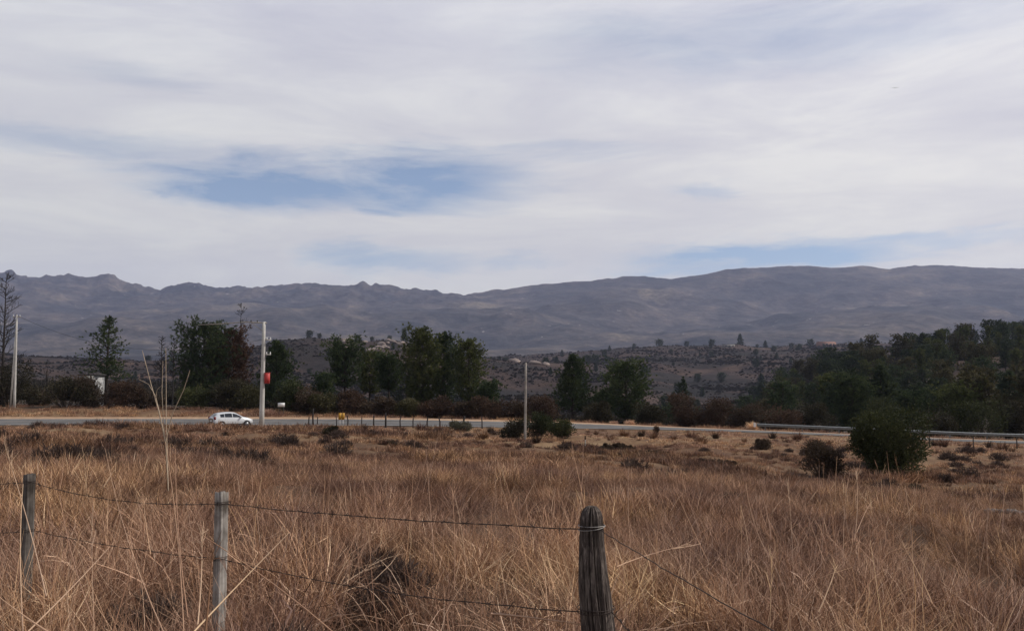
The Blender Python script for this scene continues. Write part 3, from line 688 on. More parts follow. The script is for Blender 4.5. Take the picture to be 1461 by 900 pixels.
def wrap(post, z, rr, mat, cx=0., cy=0.):
    b = MB(); a = np.linspace(0, 4*math.pi, 60); b.tube(np.stack([cx+rr*np.cos(a), cy+rr*np.sin(a), z+.008*np.sin(a*.5)+.004*np.cos(a)], -1), .0016, 4, False); return b.build('wire_wrap', mat, post)
zr = W1.z; wrap(po1, zr, .0505, M['wire_new'], -.045*(zr-hgt)+.012*math.sin(zr*5)); wrap(po1, V1.z, .070, M['wire'], -.045*(V1.z-hgt)+.012*math.sin(V1.z*5))
for po, zz_ in ((po2, W2.z), (po2, V2.z), (po3, W3.z), (po3, V3.z)): wrap(po, zz_, .038, M['wire'])

road_fence = thing('wire_fence', 'low post and wire fence on the near road verge left of the green shrubs', 'fence', g(560, 84.3))
rf0 = road_fence.location.copy(); tops = []
for k, (px, h_, r_) in enumerate([(442, 1.0, .06), (448, 1.75, .08), (454, 1.0, .05), (481, 1.0, .05), (497, 1.15, .06), (517, .95, .05), (534, 1.2, .07), (551, 1.4, .09), (572, 1.15, .06), (590, 1.0, .06), (610, 1.0, .07), (628, 1.05, .07), (645, 1.0, .05), (662, 1.2, .1), (688, 1.1, .06)]):
    p = g(px, 84.3)-rf0; b = MB(); b.tube([(0, 0, -.4), (rng.normal(0, .03), 0, h_*.6), (rng.normal(0, .05), 0, h_)], [r_, r_*.95, r_*.85], 7)
    o = b.build('post', M['bark_dead'], road_fence); o.location = p; tops.append(p)
for hh in (.35, .65, .92):
    wire([Vector(p)+Vector((0, -.08, hh)) for p in tops], [.02]*len(tops), .008, M['wire'], 'wire', road_fence, False, 4)
right_fence = thing('wire_fence', 'sparse row of thin wooden stakes with wire on the right verge below the guardrail', 'fence', g(1385, 72))
rf0 = right_fence.location.copy(); tops = []
for k, px in enumerate([1262, 1323, 1385, 1447, 1510, 1575]):
    p = g(px, 72)-rf0; b = MB(); b.tube([(0, 0, -.3), (rng.normal(0, .03), 0, .95)], [.05, .04], 6); o = b.build('post', M['bark_dead'], right_fence); o.location = p; tops.append(p)
for hh in (.45, .85): wire([Vector(p)+Vector((0, -.05, hh)) for p in tops], [.04]*len(tops), .005, M['wire'], 'wire', right_fence, False, 4)

# ------------------------------------------------------------------ guardrail
gr = thing('guardrail', 'long grey steel guardrail along the far edge of the road on the right', 'guardrail', g(1260, 96.6))
g0 = gr.location.copy(); xs = np.arange((1078-CX)/F2*96.6, (1760-CX)/F2*96.6, 1.)
prof = [(-.02, .0), (.0, .03), (.07, .07), (.07, .11), (.0, .155), (.0, .165), (.07, .21), (.07, .25), (.0, .29), (-.02, .32)]
b = MB(); v = []
for x in xs:
    z = H(np.array(x), np.array(96.6), False)+.46
    for dy, dz in prof: v.append((x-g0.x, 96.6-g0.y-dy, z+dz-g0.z))
k, n = len(xs), len(prof); i = np.arange(k-1)[:, None]; j = np.arange(n-1)[None]
b.add(v, np.stack([i*n+j, (i+1)*n+j, (i+1)*n+j+1, i*n+j+1], -1).reshape(-1, 4)); b.build('rail', M['steel'], gr)
for x in xs[1::4]:
    b = MB(); z = float(H(np.array(x), np.array(96.75), False)); b.box((0, 0, .3), (.09, .12, 1.0)); o = b.build('post', M['steel'], gr); o.location = (x-g0.x, 96.78-g0.y, z-g0.z)
b = MB(); x = xs[0]; z = float(H(np.array(x), np.array(96.6), False)); s_ = np.linspace(-.9, .9, 7)
vv = [];
for q in s_:
    vv += [(x-.25+.22*abs(q)-g0.x-.1, 96.5+q*.3-g0.y, z+.40-g0.z), (x-.25+.22*abs(q)-g0.x-.1, 96.5+q*.3-g0.y, z+.86-g0.z)]
b.add(vv, [[2*q, 2*q+2, 2*q+3, 2*q+1] for q in range(6)]); b.build('end_plate', M['white'], gr)

# ------------------------------------------------------------------ parked car
car = thing('parked_car', 'small silver white hatchback parked on the grass verge beside the tall pole', 'car', g(331, 84.0), R(38))
ST = np.array([(-1.90, .46, .82, .90, .64, .48), (-1.86, .30, .90, 1.0, .79, .58), (-1.78, .25, .95, 1.06, .83, .60), (-1.50, .22, .965, 1.30, .845, .575), (-1.15, .2, .965, 1.385, .85, .575),
  (-.75, .2, .955, 1.43, .855, .585), (-.3, .2, .945, 1.445, .86, .59), (.15, .2, .93, 1.40, .86, .575), (.55, .2, .92, 1.21, .86, .60), (.95, .2, .91, .985, .85, .64), (1.35, .22, .85, .915, .83, .61), (1.68, .26, .75, .82, .775, .55), (1.83, .32, .66, .72, .68, .46), (1.90, .38, .58, .62, .56, .36)])
def stn(x): return [float(np.interp(x, ST[:, 0], ST[:, k_])) for k_ in range(1, 6)]
def section(x):
    lo, be, to, wb, wt = stn(x)
    return [(0, lo), (.9*wb, lo), (wb, lo+.16), (wb*1.01, (lo+be)/2+.05), (wb*.97, be), (wt*.55+wb*.43, be+.5*(to-be)), (wt, to-.05*(to-be)-.01), (wt*.8, to), (0, to+.02)]
def side_y(x, z):
    s = section(x); return float(np.interp(z, [s[4][1], s[5][1], s[6][1]], [s[4][0], s[5][0], s[6][0]]))
xs = np.sort(np.concatenate([ST[:, 0], np.linspace(-1.9, 1.9, 30)])); v = []
for x in xs:
    s = section(x); v += [(x, yy, zz_) for yy, zz_ in s]+[(x, -yy, zz_) for yy, zz_ in s[-2:0:-1]]
n = 16; k = len(xs); b = MB(); i = np.arange(k-1)[:, None]; j = np.arange(n)[None]; jn = (j+1) % n
b.add(v, np.stack([i*n+j, (i+1)*n+j, (i+1)*n+jn, i*n+jn], -1).reshape(-1, 4)[:, ::-1]); b.f.append(np.array([list(range(n))])); b.f.append(np.array([list(range(n))[::-1]])+(k-1)*n)
body = b.build('body', M['car'], car, True)
def side_window(x0, x1, s_):
    b = MB(); v = []; xx = np.linspace(x0, x1, 6)
    for x in xx:
        lo, be, to, wb, wt = stn(x)
        for t_ in (0, .5, 1): z = be+.04+t_*max(to-.10-be-.04, .02); v.append((x, s_*(side_y(x, z)+.012), z))
    f = [[3*q+e, 3*q+3+e, 3*q+4+e, 3*q+1+e] for q in range(5) for e in range(2)]
    b.add(v, f); return b.build('window', M['glass'], car, True)
for s_ in (-1, 1):
    side_window(-1.30, -.92, s_); side_window(-.87, -.18, s_); side_window(-.12, .72, s_)
def glass(x0, x1, nm, up):
    b = MB(); v = []
    for x in np.linspace(x0, x1, 5):
        lo, be, to, wb, wt = stn(x)
        for y_ in np.linspace(-1, 1, 5): v.append((x+(.012 if x > 0 else -.014), y_*wt*.82, to+.02*(1-abs(y_))+.008))
    b.add(v, [[5*q+e, 5*q+5+e, 5*q+6+e, 5*q+1+e] for q in range(4) for e in range(4)]); return b.build(nm, M['glass'], car, True)
glass(.22, .9, 'windscreen', 1); glass(-1.77, -1.53, 'rear_window', 1)
for x in (-1.19, 1.2):
    for s_ in (-1, 1):
        w = thing('wheel', '', '', (0, 0, 0)); del w['label']; del w['category']; w.parent = car; w.location = (x, s_*.79, .30)
        b = MB(); b.tube([(0, -.1, 0), (0, -.085, 0), (0, .085, 0), (0, .1, 0)], [.27, .30, .30, .27], 24); b.build('tyre', M['tyre'], w, True)
        b = MB(); b.tube([(0, s_*.085, 0), (0, s_*.108, 0)], [.20, .19], 16)
        b.build('rim', M['rim'], w)
        b = MB(); a = np.linspace(-.15, math.pi+.15, 20); o_ = np.stack([x+.37*np.cos(a), np.full(20, s_*.872), .30+.37*np.sin(a)], -1); i_ = np.stack([x+.29*np.cos(a), np.full(20, s_*.875), .30+.29*np.sin(a)], -1)
        b.add(np.concatenate([o_, i_]), [[q, q+1, 21+q, 20+q] for q in range(19)]); b.build('wheel_arch', M['trim'], car)
for s_ in (-1, 1):
    b = MB(); b.box((-1.80, s_*.70, .93), (.16, .26, .26)); b.build('tail_light', M['tail'], car)
    b = MB(); b.box((1.70, s_*.60, .70), (.2, .22, .12)); b.build('headlight', M['lamp'], car)
    b = MB(); b.box((.62, s_*.94, .98), (.10, .16, .12)); b.build('mirror', M['car'], car)
    b = MB(); b.box((0., s_*.865, .33), (1.9, .02, .12)); b.build('side_trim', M['trim'], car)
b = MB(); b.box((-1.84, 0, .42), (.14, 1.46, .2)); b.build('bumper', M['trim'], car)
b = MB(); b.box((-1.905, 0, .66), (.02, .5, .12)); b.build('number_plate', M['white'], car)

# ------------------------------------------------------------------ poles, cables, signs
def pole_mesh(h, r0, r1, lean=0., n=10):
    b = MB(); zz = np.linspace(-.6, h, 6); b.tube(np.stack([lean*zz, 0*zz, zz], -1), np.linspace(r0, r1, 6), n); return b
def top_z(px, py, Y): return at(px, py, Y).z
p = g(374.5, 85.0); h_ = top_z(375, 459, 85.0)-p.z
hmain = h_
mp = thing('utility_pole', 'tall grey concrete pole with long side arm and red box beside the silver car', 'utility pole', p)
pole_mesh(h_, .25, .15, .004, 14).build('pole', M['concrete'], mp, True)
b = MB(); b.tube([(.3, 0, h_-.12), (-1.8, 0, h_-.02), (-4.5, .1, h_-.22), (-6.3, .15, h_-.28)], [.075, .06, .05, .04], 6); b.tube([(-.05, 0, h_-.9), (-1.2, 0, h_-.08)], .03, 5); ar = b.build('arm', M['oldpole'], mp)
for xx in (-.6, -1.2, -2.2):
    b = MB(); b.tube([(xx, 0, h_-.05), (xx, 0, h_+.16)], [.05, .06], 6); b.build('insulator', M['dark'], ar)
for zz_, ln in ((h_-1.75, .75), (h_-3.15, .75)):
    b = MB(); b.box((ln/2, 0, zz_), (ln, .09, .1)); br = b.build('bracket', M['concrete'], mp)
    for q in (.35, .7):
        b = MB(); b.tube([(q, 0, zz_+.04), (q, 0, zz_+.14), (q, 0, zz_+.26)], [.06, .05, .02], 7); b.build('insulator', M['white'], br)
b = MB(); zb = top_z(382, 547, 85)-p.z; b.box((.46, -.05, zb+.5), (.42, .42, .98)); b.box((.46, -.05, zb+1.01), (.48, .48, .05)); b.build('red_box', M['red'], mp)
b = MB(); b.box((.2, -.05, zb+.75), (.25, .08, .08)); b.build('box_bracket', M['steel'], mp)

def simple_pole(px, top, Y, label, r0, r1, lean, brace, mat):
    p = g(px, Y); h_ = top_z(px, top, Y)-p.z; t = thing('utility_pole', label, 'utility pole', p)
    pole_mesh(h_, r0, r1, lean).build('pole', mat, t, True)
    if brace: b = MB(); b.tube([(brace, .2, -.5), (lean*h_*.9+.04*np.sign(brace), .02, h_*.86)], [.10, .08], 7); b.build('brace', mat, t, True)
    if not brace: return p+Vector((lean*h_, 0, h_-.05))
    b = MB(); b.box((lean*h_, 0, h_-.25), (.9, .09, .1)); ca = b.build('crossarm', M['oldpole'], t)
    for q in (-.38, .38): b = MB(); b.tube([(lean*h_+q, 0, h_-.2), (lean*h_+q, 0, h_-.02)], [.05, .03], 6); b.build('insulator', M['white'], ca)
    return p+Vector((lean*h_, 0, h_-.05))
t1 = simple_pole(22, 449, 105, 'slim pale pole with a dark brace beside the bare tree at far left', .16, .10, -.012, -.6, M['concrete'])
t3 = simple_pole(749, 517, 66, 'thin grey pole standing in the field beside the green shrubs', .105, .07, .012, 0, M['oldpole'])
def cable(a, c, sag, rad, label):
    b = MB(); s = np.linspace(0, 1, 40); w = np.array(a)[None]+(np.array(c)-np.array(a))[None]*s[:, None]; w[:, 2] -= sag*4*s*(1-s); b.tube(w, rad, 5, False)
    return tag(b.build('power_cable', M['cable']), label, 'cable')
cable(t1, mp.location+Vector((.4, 0, hmain-1.6)), 2.4, .016, 'black cable sagging from the slim braced pole to the concrete pole')
cable(t3, Vector((75, 112, 8.5)), .9, .008, 'thin cable running right from the grey pole in the field')

p = g(402, 99); sg = thing('roadside_sign', 'small blank white board on two short posts across the road', 'sign', p)
zt = top_z(402, 574.5, 99)-p.z; b = MB(); b.box((0, 0, zt-.22), (.76, .04, .44)); b.build('panel', M['white'], sg)
for q in (-.25, .25): b = MB(); b.box((q, .05, zt/2-.2), (.05, .05, zt-.1)); b.build('post', M['dark'], sg)
p = g(488, 85.2); sg = thing('roadside_sign', 'yellow double board marker on two posts at the near road edge', 'sign', p)
zt = max(top_z(488, 589, 85.2)-p.z, 1.0)
for q in (-.15, .15):
    b = MB(); b.box((q, 0, zt-.32), (.28, .03, .64)); b.build('panel', M['yellow'], sg)
    b = MB(); b.box((q, .04, zt/2-.2), (.05, .05, zt)); b.build('post', M['white'], sg)
b = MB(); b.box((0.02, -.02, zt-.28), (.05, .012, .34)); b.build('black_mark', M['black'], sg)
p = g(834.5, 57); sg = thing('marker_post', 'lone thin pale stake with a dark tip in the field right of the green shrubs', 'post', p)
zt = top_z(834.5, 621, 57)-p.z; b = MB(); b.tube([(0, 0, -.3), (0, 0, zt*.72)], .035, 6); b.build('stake', M['oldpole'], sg); b = MB(); b.tube([(0, 0, zt*.72), (0, 0, zt)], .05, 6); b.build('tip', M['sh_red'], sg)

# ------------------------------------------------------------------ buildings
def house(nm, label, px, Y, w, d, h, rh, wall, roof, rz=0., sink=.3, wins=2, flat=False):
    p = g(px, Y, -sink); t = thing(nm, label, 'shed' if 'shed' in nm else 'house', p, rz); b = MB(); b.box((0, 0, h/2), (w, d, h)); b.build('wall', M[wall], t)
    b = MB(); e = .25
    if flat: b.box((0, 0, h+.12), (w+.5, d+.5, .2))
    else: b.add([(-w/2-e, -d/2-e, h), (w/2+e, -d/2-e, h), (w/2+e, d/2+e, h), (-w/2-e, d/2+e, h), (-w/2-e, 0, h+rh), (w/2+e, 0, h+rh)], [[0, 1, 5, 4], [2, 3, 4, 5]]); b.f.append(np.array([[0, 4, 3], [1, 2, 5]])); b.f.append(np.array([[3, 2, 1, 0]]))
    b.build('roof', M[roof], t)
    for q in range(wins):
        xx = -w/2+w*(q+1)/(wins+1.5); b = MB(); b.box((xx, -d/2-.02, h*.55), (w*.13, .06, h*.34)); b.build('window', M['glass'], t)
    b = MB(); b.box((w/2-w*.15, -d/2-.02, h*.36), (w*.1+.3, .06, h*.72)); b.build('door', M['dark'], t)
house('white_shed', 'small white shed with a dark flat roof behind the brown shrubs below the lone pine', 132, 119, 2.4, 2.2, top_z(132, 536, 119)-g(132, 119).z+.3, .4, 'shed_wall', 'dark', R(6), .3, 0, True)
house('far_house', 'long low white house on the far ridge right of centre', 1040, 1460, 20, 9, 4.2, 1.0, 'pale_wall', 'dark', R(-5), 1)
house('far_house', 'salmon coloured house on the far ridge above the wood', 1180, 1440, 28, 12, 7.5, 1.5, 'salmon', 'salmon', R(8), 1, 3)

# ------------------------------------------------------------------ trees near the road
def put(kind, label, px, top, Y, mb, cat='tree', group=None, names=('trunk', 'crown'), mats=('bark', 'pine'), dz=0.):
    t = thing(kind, label, cat, g(px, Y, dz), rng.uniform(-.3, .3), group)
    for m_, nm, mt in zip(mb, names, mats): m_.build(nm, M[mt], t)
    return t
def hgt_of(px, top, Y): return top_z(px, top, Y)-g(px, Y).z
def PT(px, top, Y, wpx, seed, kind, label, mat='pine', nm='pine_tree', **kw):
    h = hgt_of(px, top, Y); w = wpx/F2*Y
    return put(nm, label, px, top, Y, pine(seed, h, w, kind=kind, **kw), mats=('bark', mat))
PT(152, 449, 122, 72, 1, 'cone', 'lone open pine with a spiky top above the white shed', clear=.22, tufts=400, gap=.6, fill=.12)
PT(290, 462, 120, 88, 2, 'round', 'broad dense dark green conifer left of the concrete pole', clear=.06, tufts=900, L=.5, W=.14)
PT(327, 470, 123, 66, 3, 'round', 'scorched red brown conifer against the broad dark green one', 'pine_dead', clear=.06, tufts=640, L=.5, W=.13)
PT(395, 485, 118, 68, 4, 'cone', 'dark full pine just right of the concrete pole', clear=.08, tufts=620, L=.45, W=.12)
PT(492, 491, 124, 56, 5, 'flat', 'flat topped dark pine on a bare trunk, leftmost of the central clump', clear=.38, tufts=420, L=.5, W=.13)
PT(462, 533, 118, 40, 6, 'round', 'small round dark pine at the left foot of the central clump', clear=.05, tufts=260, W=.12)
PT(528, 503, 130, 52, 7, 'flat', 'mid height pine with a pale trunk second from left in the central clump', 'pine_olive', clear=.35, tufts=360, W=.12)
PT(556, 510, 121, 50, 8, 'flat', 'pine on a forked dark trunk left of the tallest olive pine', 'pine', clear=.42, tufts=330, W=.12)
PT(580, 517, 150, 50, 9, 'round', 'pale grey green tree set back behind the central clump', 'pine_blue', clear=.12, tufts=420, W=.14, nm='broadleaf_tree')
PT(604, 468, 117, 62, 10, 'round', 'tallest olive pine with knobbly upper branches in the central clump', 'pine_olive', clear=.08, tufts=820, L=.45, W=.12)
PT(633, 472, 124, 46, 11, 'round', 'tall dark pine just right of the tallest olive pine', 'pine', clear=.15, tufts=560, L=.45, W=.12)
PT(669, 484, 118, 50, 12, 'round', 'loose olive pine at the right end of the central clump', 'pine_olive', clear=.2, tufts=420, W=.11)
PT(660, 484, 165, 54, 22, 'round', 'grey green tree far back between the two right pines of the clump', 'pine_blue', clear=.2, tufts=420, W=.16, nm='broadleaf_tree')
PT(695, 546, 116, 42, 13, 'round', 'small dark pine at the right foot of the central clump', clear=.06, tufts=260, W=.12)
PT(817, 505, 114, 72, 14, 'cone', 'pine with a clear dark trunk line right of the thin field pole', clear=.14, tufts=560, W=.11)
PT(894, 517, 112, 74, 15, 'round', 'rounded green pine above the road right of centre', 'pine', clear=.12, tufts=640, W=.12)
PT(860, 556, 118, 34, 16, 'round', 'little dark pine between the two pines right of centre', clear=.1, tufts=200, W=.12)
PT(974, 537, 170, 34, 17, 'cone', 'small dark conifer in the reddish scrub right of centre', 'pine_far', clear=.1, tufts=260, W=.16)
PT(1214, 538, 118, 66, 18, 'round', 'dark leafy pine standing just behind the big near bush', 'pine', clear=.1, tufts=560, W=.13)
PT(1366, 555, 116, 74, 19, 'round', 'light olive bushy tree behind the guardrail at right', 'pine_olive', clear=.05, tufts=620, W=.14, nm='broadleaf_tree')
PT(1432, 570, 118, 60, 20, 'round', 'drab olive bushy tree behind the guardrail near the right edge', 'sh_olive', clear=.05, tufts=520, W=.14, nm='broadleaf_tree')
PT(1300, 560, 120, 60, 21, 'round', 'dark bushy tree behind the guardrail right of the big near bush', 'pine', clear=.05, tufts=520, W=.14, nm='broadleaf_tree')
def BT(px, top, Y, wpx, seed, label, **kw):
    h = hgt_of(px, top, Y); w = wpx/F2*Y; t = thing('bare_tree', label, 'tree', g(px, Y)); bare(seed, h, w, **kw).build('trunk', M['bark_dead'], t)
BT(3, 392, 108, 96, 1, 'big bare dead tree at the far left edge', straight=True, first=.3, trunk_r=.22)
BT(342, 432, 150, 52, 2, 'tall bare dead tree rising behind the scorched conifer', straight=True, first=.3, trunk_r=.2)
BT(230, 478, 132, 34, 3, 'thin burnt bare tree, left one of the pair behind the pale weed', straight=True, first=.4, trunk_r=.12)
BT(247, 480, 136, 30, 4, 'thin burnt bare tree, right one of the pair behind the pale weed', straight=True, first=.4, trunk_r=.12)
BT(70, 505, 130, 40, 5, 'small bare twiggy tree above the dark shrubs left of the shed', depth=3, trunk_r=.12)
BT(735, 545, 125, 40, 6, 'leafless grey tree behind the thin field pole', depth=3, trunk_r=.12)
BT(1010, 560, 116, 50, 7, 'leafless reddish tree above the road right of centre', depth=3, trunk_r=.12)
BT(1050, 566, 118, 46, 8, 'leafless brown tree left of the guardrail end', depth=3, trunk_r=.12)

# ------------------------------------------------------------------ shrubs
def SH(px, wpx, top, Y, seed, mat, label, n=2400, leaf=.10, lumps=9, group=None, d=None, twigs=30, nm='shrub'):
    h = max(.3, hgt_of(px, top, Y)); w = wpx/F2*Y
    st, fo = shrub(seed, w, h, n, leaf, lumps, d, twigs)
    t = thing(nm, label, 'shrub', g(px, Y), 0, group); st.build('stems', M['twig'], t); fo.build('foliage', M[mat], t)
rowd = [(14, 78, 515, 108, 'sh_dark', 'dark brown shrub under the bare tree at far left'), (-50, 90, 520, 110, 'sh_dark', 'dark shrub past the left edge of the view'),
 (96, 84, 542, 106, 'sh_dark', 'wide blackish shrub left of the white shed'), (176, 60, 548, 108, 'sh_red', 'red brown shrub right of the white shed'),
 (212, 54, 555, 109, 'sh_brown', 'brown shrub right of the red brown one near the pale weed'), (130, 56, 541, 108, 'sh_brown', 'low brown shrub right in front of the white shed'), (60, 46, 560, 112, 'sh_brown', 'low brown shrub between the two dark shrubs at far left'),
 (280, 54, 548, 108, 'sh_green', 'dark green shrub under the broad conifer'), (325, 50, 545, 108, 'sh_dark', 'dark shrub under the scorched conifer'),
 (352, 46, 552, 107, 'sh_olive', 'olive shrub left of the concrete pole'), (412, 56, 548, 106, 'sh_green', 'dark green shrub above the small white board'),
 (440, 48, 558, 105, 'sh_brown', 'brown shrub right of the small white board'), (466, 52, 566, 103, 'sh_olive', 'low olive shrub behind the yellow marker'),
 (505, 56, 562, 104, 'sh_red', 'purplish shrub under the flat topped pine'), (545, 58, 569, 103, 'sh_brown', 'low brown shrub across the road at centre left'),
 (582, 50, 572, 102.5, 'sh_olive', 'low olive shrub across the road below the pale tree'), (622, 72, 569, 103, 'sh_red', 'wide dark red shrub below the tallest pine'),
 (664, 50, 574, 103, 'sh_brown', 'brown shrub below the loose olive pine'), (700, 66, 568, 104, 'sh_red', 'rusty red shrub at the right foot of the central clump'),
 (738, 44, 576, 105, 'sh_brown', 'brown shrub behind the thin field pole'), (772, 60, 570, 107, 'sh_red', 'dull red shrub between the field pole and the pine'),
 (852, 46, 575, 106, 'sh_dark', 'dark shrub between the two pines right of centre'), (930, 64, 577, 107, 'sh_dark', 'dark brown shrub right of the rounded green pine'),
 (975, 70, 562, 110, 'sh_red', 'reddish shrub above the road, left one of a pair'), (1024, 66, 570, 109, 'sh_red', 'reddish shrub above the road, right one of a pair'),
 (1062, 50, 580, 108, 'sh_brown', 'brown shrub left of the guardrail end'), (1110, 78, 582, 110, 'sh_red', 'rusty shrub behind the guardrail end'), (1160, 66, 578, 112, 'sh_dark', 'dark shrub behind the guardrail left of the big near bush'),
 (1250, 84, 572, 112, 'sh_green', 'green shrub behind the guardrail and the big near bush'), (1330, 70, 580, 110, 'sh_dark', 'dark shrub low behind the guardrail at right'), (1400, 76, 578, 111, 'sh_green', 'green shrub low behind the guardrail at right'), (1462, 70, 574, 112, 'sh_dark', 'dark shrub behind the guardrail at the right edge')]
for k, (px, w, top, Y, mt, lb) in enumerate(rowd): SH(px, w, top, Y, 200+k, mt, lb, 3400, .13, 8, 'shrubs beyond the road')
SH(1258, 110, 591, 45, 300, 'sh_green', 'big round dark green bush in the field at right', 20000, .075, 18, twigs=45, nm='big_bush')
SH(1170, 66, 631, 46, 301, 'sh_brown', 'lower brownish bush against the left side of the big bush', 3600, .06, 8, twigs=60)
SH(735, 50, 599, 69, 302, 'sh_dark', 'dark twiggy shrub left of the thin field pole', 2200, .08, 7, twigs=40)
SH(767, 48, 588, 69.5, 303, 'sh_green', 'taller green shrub right of the thin field pole', 2600, .08, 8, twigs=40)
SH(803, 44, 597, 67, 304, 'sh_green', 'green shrub, right one of the three by the thin field pole', 2200, .08, 7, twigs=40)
SH(655, 42, 600, 79, 305, 'sh_grey', 'pale grey green shrub on the near verge left of the field pole', 1800, .08, 7, twigs=30)
SH(472, 30, 609, 54, 306, 'sh_dark', 'small dark upright shrub in the field below the yellow marker', 2000, .05, 6, twigs=50)
SH(1302, 34, 694, 30, 307, 'sh_brown', 'small twiggy grey brown bush in front of the big bush', 1000, .035, 6, twigs=90)
SH(1085, 30, 627, 64, 308, 'sh_brown', 'low rounded brown shrub left of the big bush', 1200, .06, 6, twigs=30)
SH(935, 12, 606, 77, 309, 'sh_red', 'tiny dark red shrub on the verge below the road', 500, .06, 4, twigs=16)
SH(560, 44, 640, 48, 310, 'sh_brown', 'faint purplish brush patch in the middle of the field', 1200, .045, 7, twigs=50)
SH(880, 60, 636, 57, 311, 'sh_brown', 'low dark brush along the gully right of the lone stake', 1800, .05, 9, twigs=60, d=1.6)
SH(930, 60, 643, 53, 312, 'sh_brown', 'low dark brush further right along the gully', 1800, .05, 9, twigs=60, d=1.6)
SH(1020, 70, 664, 44, 313, 'sh_brown', 'low brush at the lower end of the gully', 1800, .045, 9, twigs=60, d=1.6)
# small rusty tussocks on the verge, one kind copied
protos = []
for k in range(3):
    b = MB(); r = np.random.default_rng(400+k); blades(b, r, 150, .16, .25, .62, .03, .8, .7, .8, tlo=.0, thi=.45); protos.append(b.mesh('grass_tussock', M['sh_red' if k == 0 else 'grass']))
spots = [(1330, 74), (1342, 73), (1378, 75), (1408, 74), (1427, 70), (1290, 75), (1020, 76), (985, 75), (960, 70), (1100, 77), (1135, 76), (1060, 72), (915, 76), (890, 72), (850, 77), (700, 78), (600, 78), (575, 77), (520, 76), (1210, 70), (1440, 66), (1350, 62), (1000, 66), (870, 68), (1155, 69), (930, 71), (1180, 74), (765, 60), (690, 62), (1450, 74)]
for k, (px, Y) in enumerate(spots):
    o = link('grass_tussock', protos[k % 3]); o.location = g(px, Y); o.rotation_euler = (0, 0, k*1.3); o.scale = (1.2+.4*math.sin(k*2.1),)*3
    tag(o, 'small dark tussock dotted on the short golden verge below the road', 'tussock', 'tussocks on the verge')
for k, (px, w, top, Y) in enumerate([(345, 20, 588, 98.5), (383, 30, 583, 99.5), (875, 16, 600, 98.5), (898, 20, 599, 98.5), (1072, 18, 602, 98.)]):
    b = MB(); h = hgt_of(px, top, Y); blades(b, np.random.default_rng(450+k), 380, w/F2*Y*.22, h*.7, h*1.35, .04, .9, .9, .8, tlo=.55, thi=1.)
    o = b.build('pampas_tuft', M['grass']); o.location = g(px, Y)
    tag(o, ['golden grass tuft across the road left of the concrete pole', 'golden grass tuft across the road right of the concrete pole', 'pale tuft below the rounded pine, left one', 'pale tuft below the rounded pine, right one', 'pale tuft by the guardrail end'][k], 'grass tuft')
# dry branching weed
b = MB(); Y0 = 12.
def stem(pts, w): b.tube([at(*q) for q in pts], np.linspace(w*.62, w*.28, len(pts)), 5, False)
stem([(240, 700, Y0), (238, 640, Y0), (226, 585, Y0), (216, 550, Y0), (203, 500, Y0)], .014); stem([(240, 700, Y0), (236, 630, Y0-.1), (246, 590, Y0-.2), (262, 556, Y0-.3), (271, 528, Y0-.3)], .013)
stem([(236, 628, Y0), (228, 590, Y0+.1), (222, 565, Y0+.1), (212, 548, Y0+.2), (198, 541, Y0+.2)], .009); stem([(228, 592, Y0), (222, 570, Y0), (224, 556, Y0), (232, 548, Y0)], .007); stem([(239, 660, Y0), (237, 600, Y0), (237, 550, Y0), (236.5, 496, Y0)], .012); stem([(237, 640, Y0), (233, 600, Y0), (231, 560, Y0), (232.5, 515, Y0)], .010)
tag(b.build('dry_weed', M['pale_stem']), 'tall pale branching dry weed in the field left of the silver car', 'weed')

# ------------------------------------------------------------------ wood on the right hillside
pm = []
for k, (kd, cl, tf) in enumerate([('cone', .2, 210), ('round', .15, 240), ('flat', .35, 190), ('open', .15, 220), ('round', .1, 240)]):
    tr, cr = pine(500+k, 11., 6.4 if k != 1 else 7.2, kind=kd, clear=cl, tufts=int(tf*1.5), K=9, L=.62, W=.17, fine=False)
    pm.append((tr.mesh('trunk', M['bark']), cr.mesh('crown', M[('pine_far', 'pine', 'sh_olive', 'pine_olive', 'pine_far')[k]])))
tr, cr = pine(520, 9., 8.4, kind='round', clear=.0, tufts=330, K=9, L=.7, W=.2, fine=False); pm.append((tr.mesh('trunk', M['bark']), cr.mesh('crown', M['pine_far'])))
tr, cr = pine(521, 10., 7., kind='cone', clear=.03, tufts=300, K=9, L=.7, W=.2, fine=False); pm.append((tr.mesh('trunk', M['bark']), cr.mesh('crown', M['pine_far'])))
pts = []; tries = 0
while len(pts) < 275 and tries < 30000:
    tries += 1; u_ = rng.uniform(930, 1640); Y = rng.uniform(116, 455)**1.0
    if u_ < 1052+70*sstep(380, 200, Y)+(40 if Y < 200 else 0) and not (130 < Y < 330 and rng.uniform() < .5): continue
    if Y > 320 and u_ < 1085: continue
    if Y < 300 and rng.uniform() < .45: continue
    x = (u_-CX)/F2*Y; sp = 4.2+Y*.010
    if any((x-q[0])**2+(Y-q[1])**2 < sp*sp for q in pts): continue
    pts.append((x, Y, u_))
lbls = ['narrow dark pine in the wood covering the right hillside', 'round crowned dark pine in the wood covering the right hillside', 'flat topped dark pine in the wood covering the right hillside', 'ragged open pine in the wood covering the right hillside', 'round crowned dark pine in the wood covering the right hillside']
for k, (x, Y, u_) in enumerate(pts):
    q = int(rng.integers(0, 5)); t = thing('pine_tree', lbls[q], 'tree', (x, Y, float(H(np.array(x), np.array(Y)))-.2), rng.uniform(0, 6.28), 'pines in the wood on the right hillside')
    s = rng.uniform(.62, 1.15)*(1.0 if Y > 250 else .8)*(.62 if u_ < 1100 else 1.); t.scale = (s*rng.uniform(.9, 1.25), s*rng.uniform(.9, 1.25), s)
    for me, nm in zip(pm[q], ('trunk', 'crown')): link(nm, me, t)
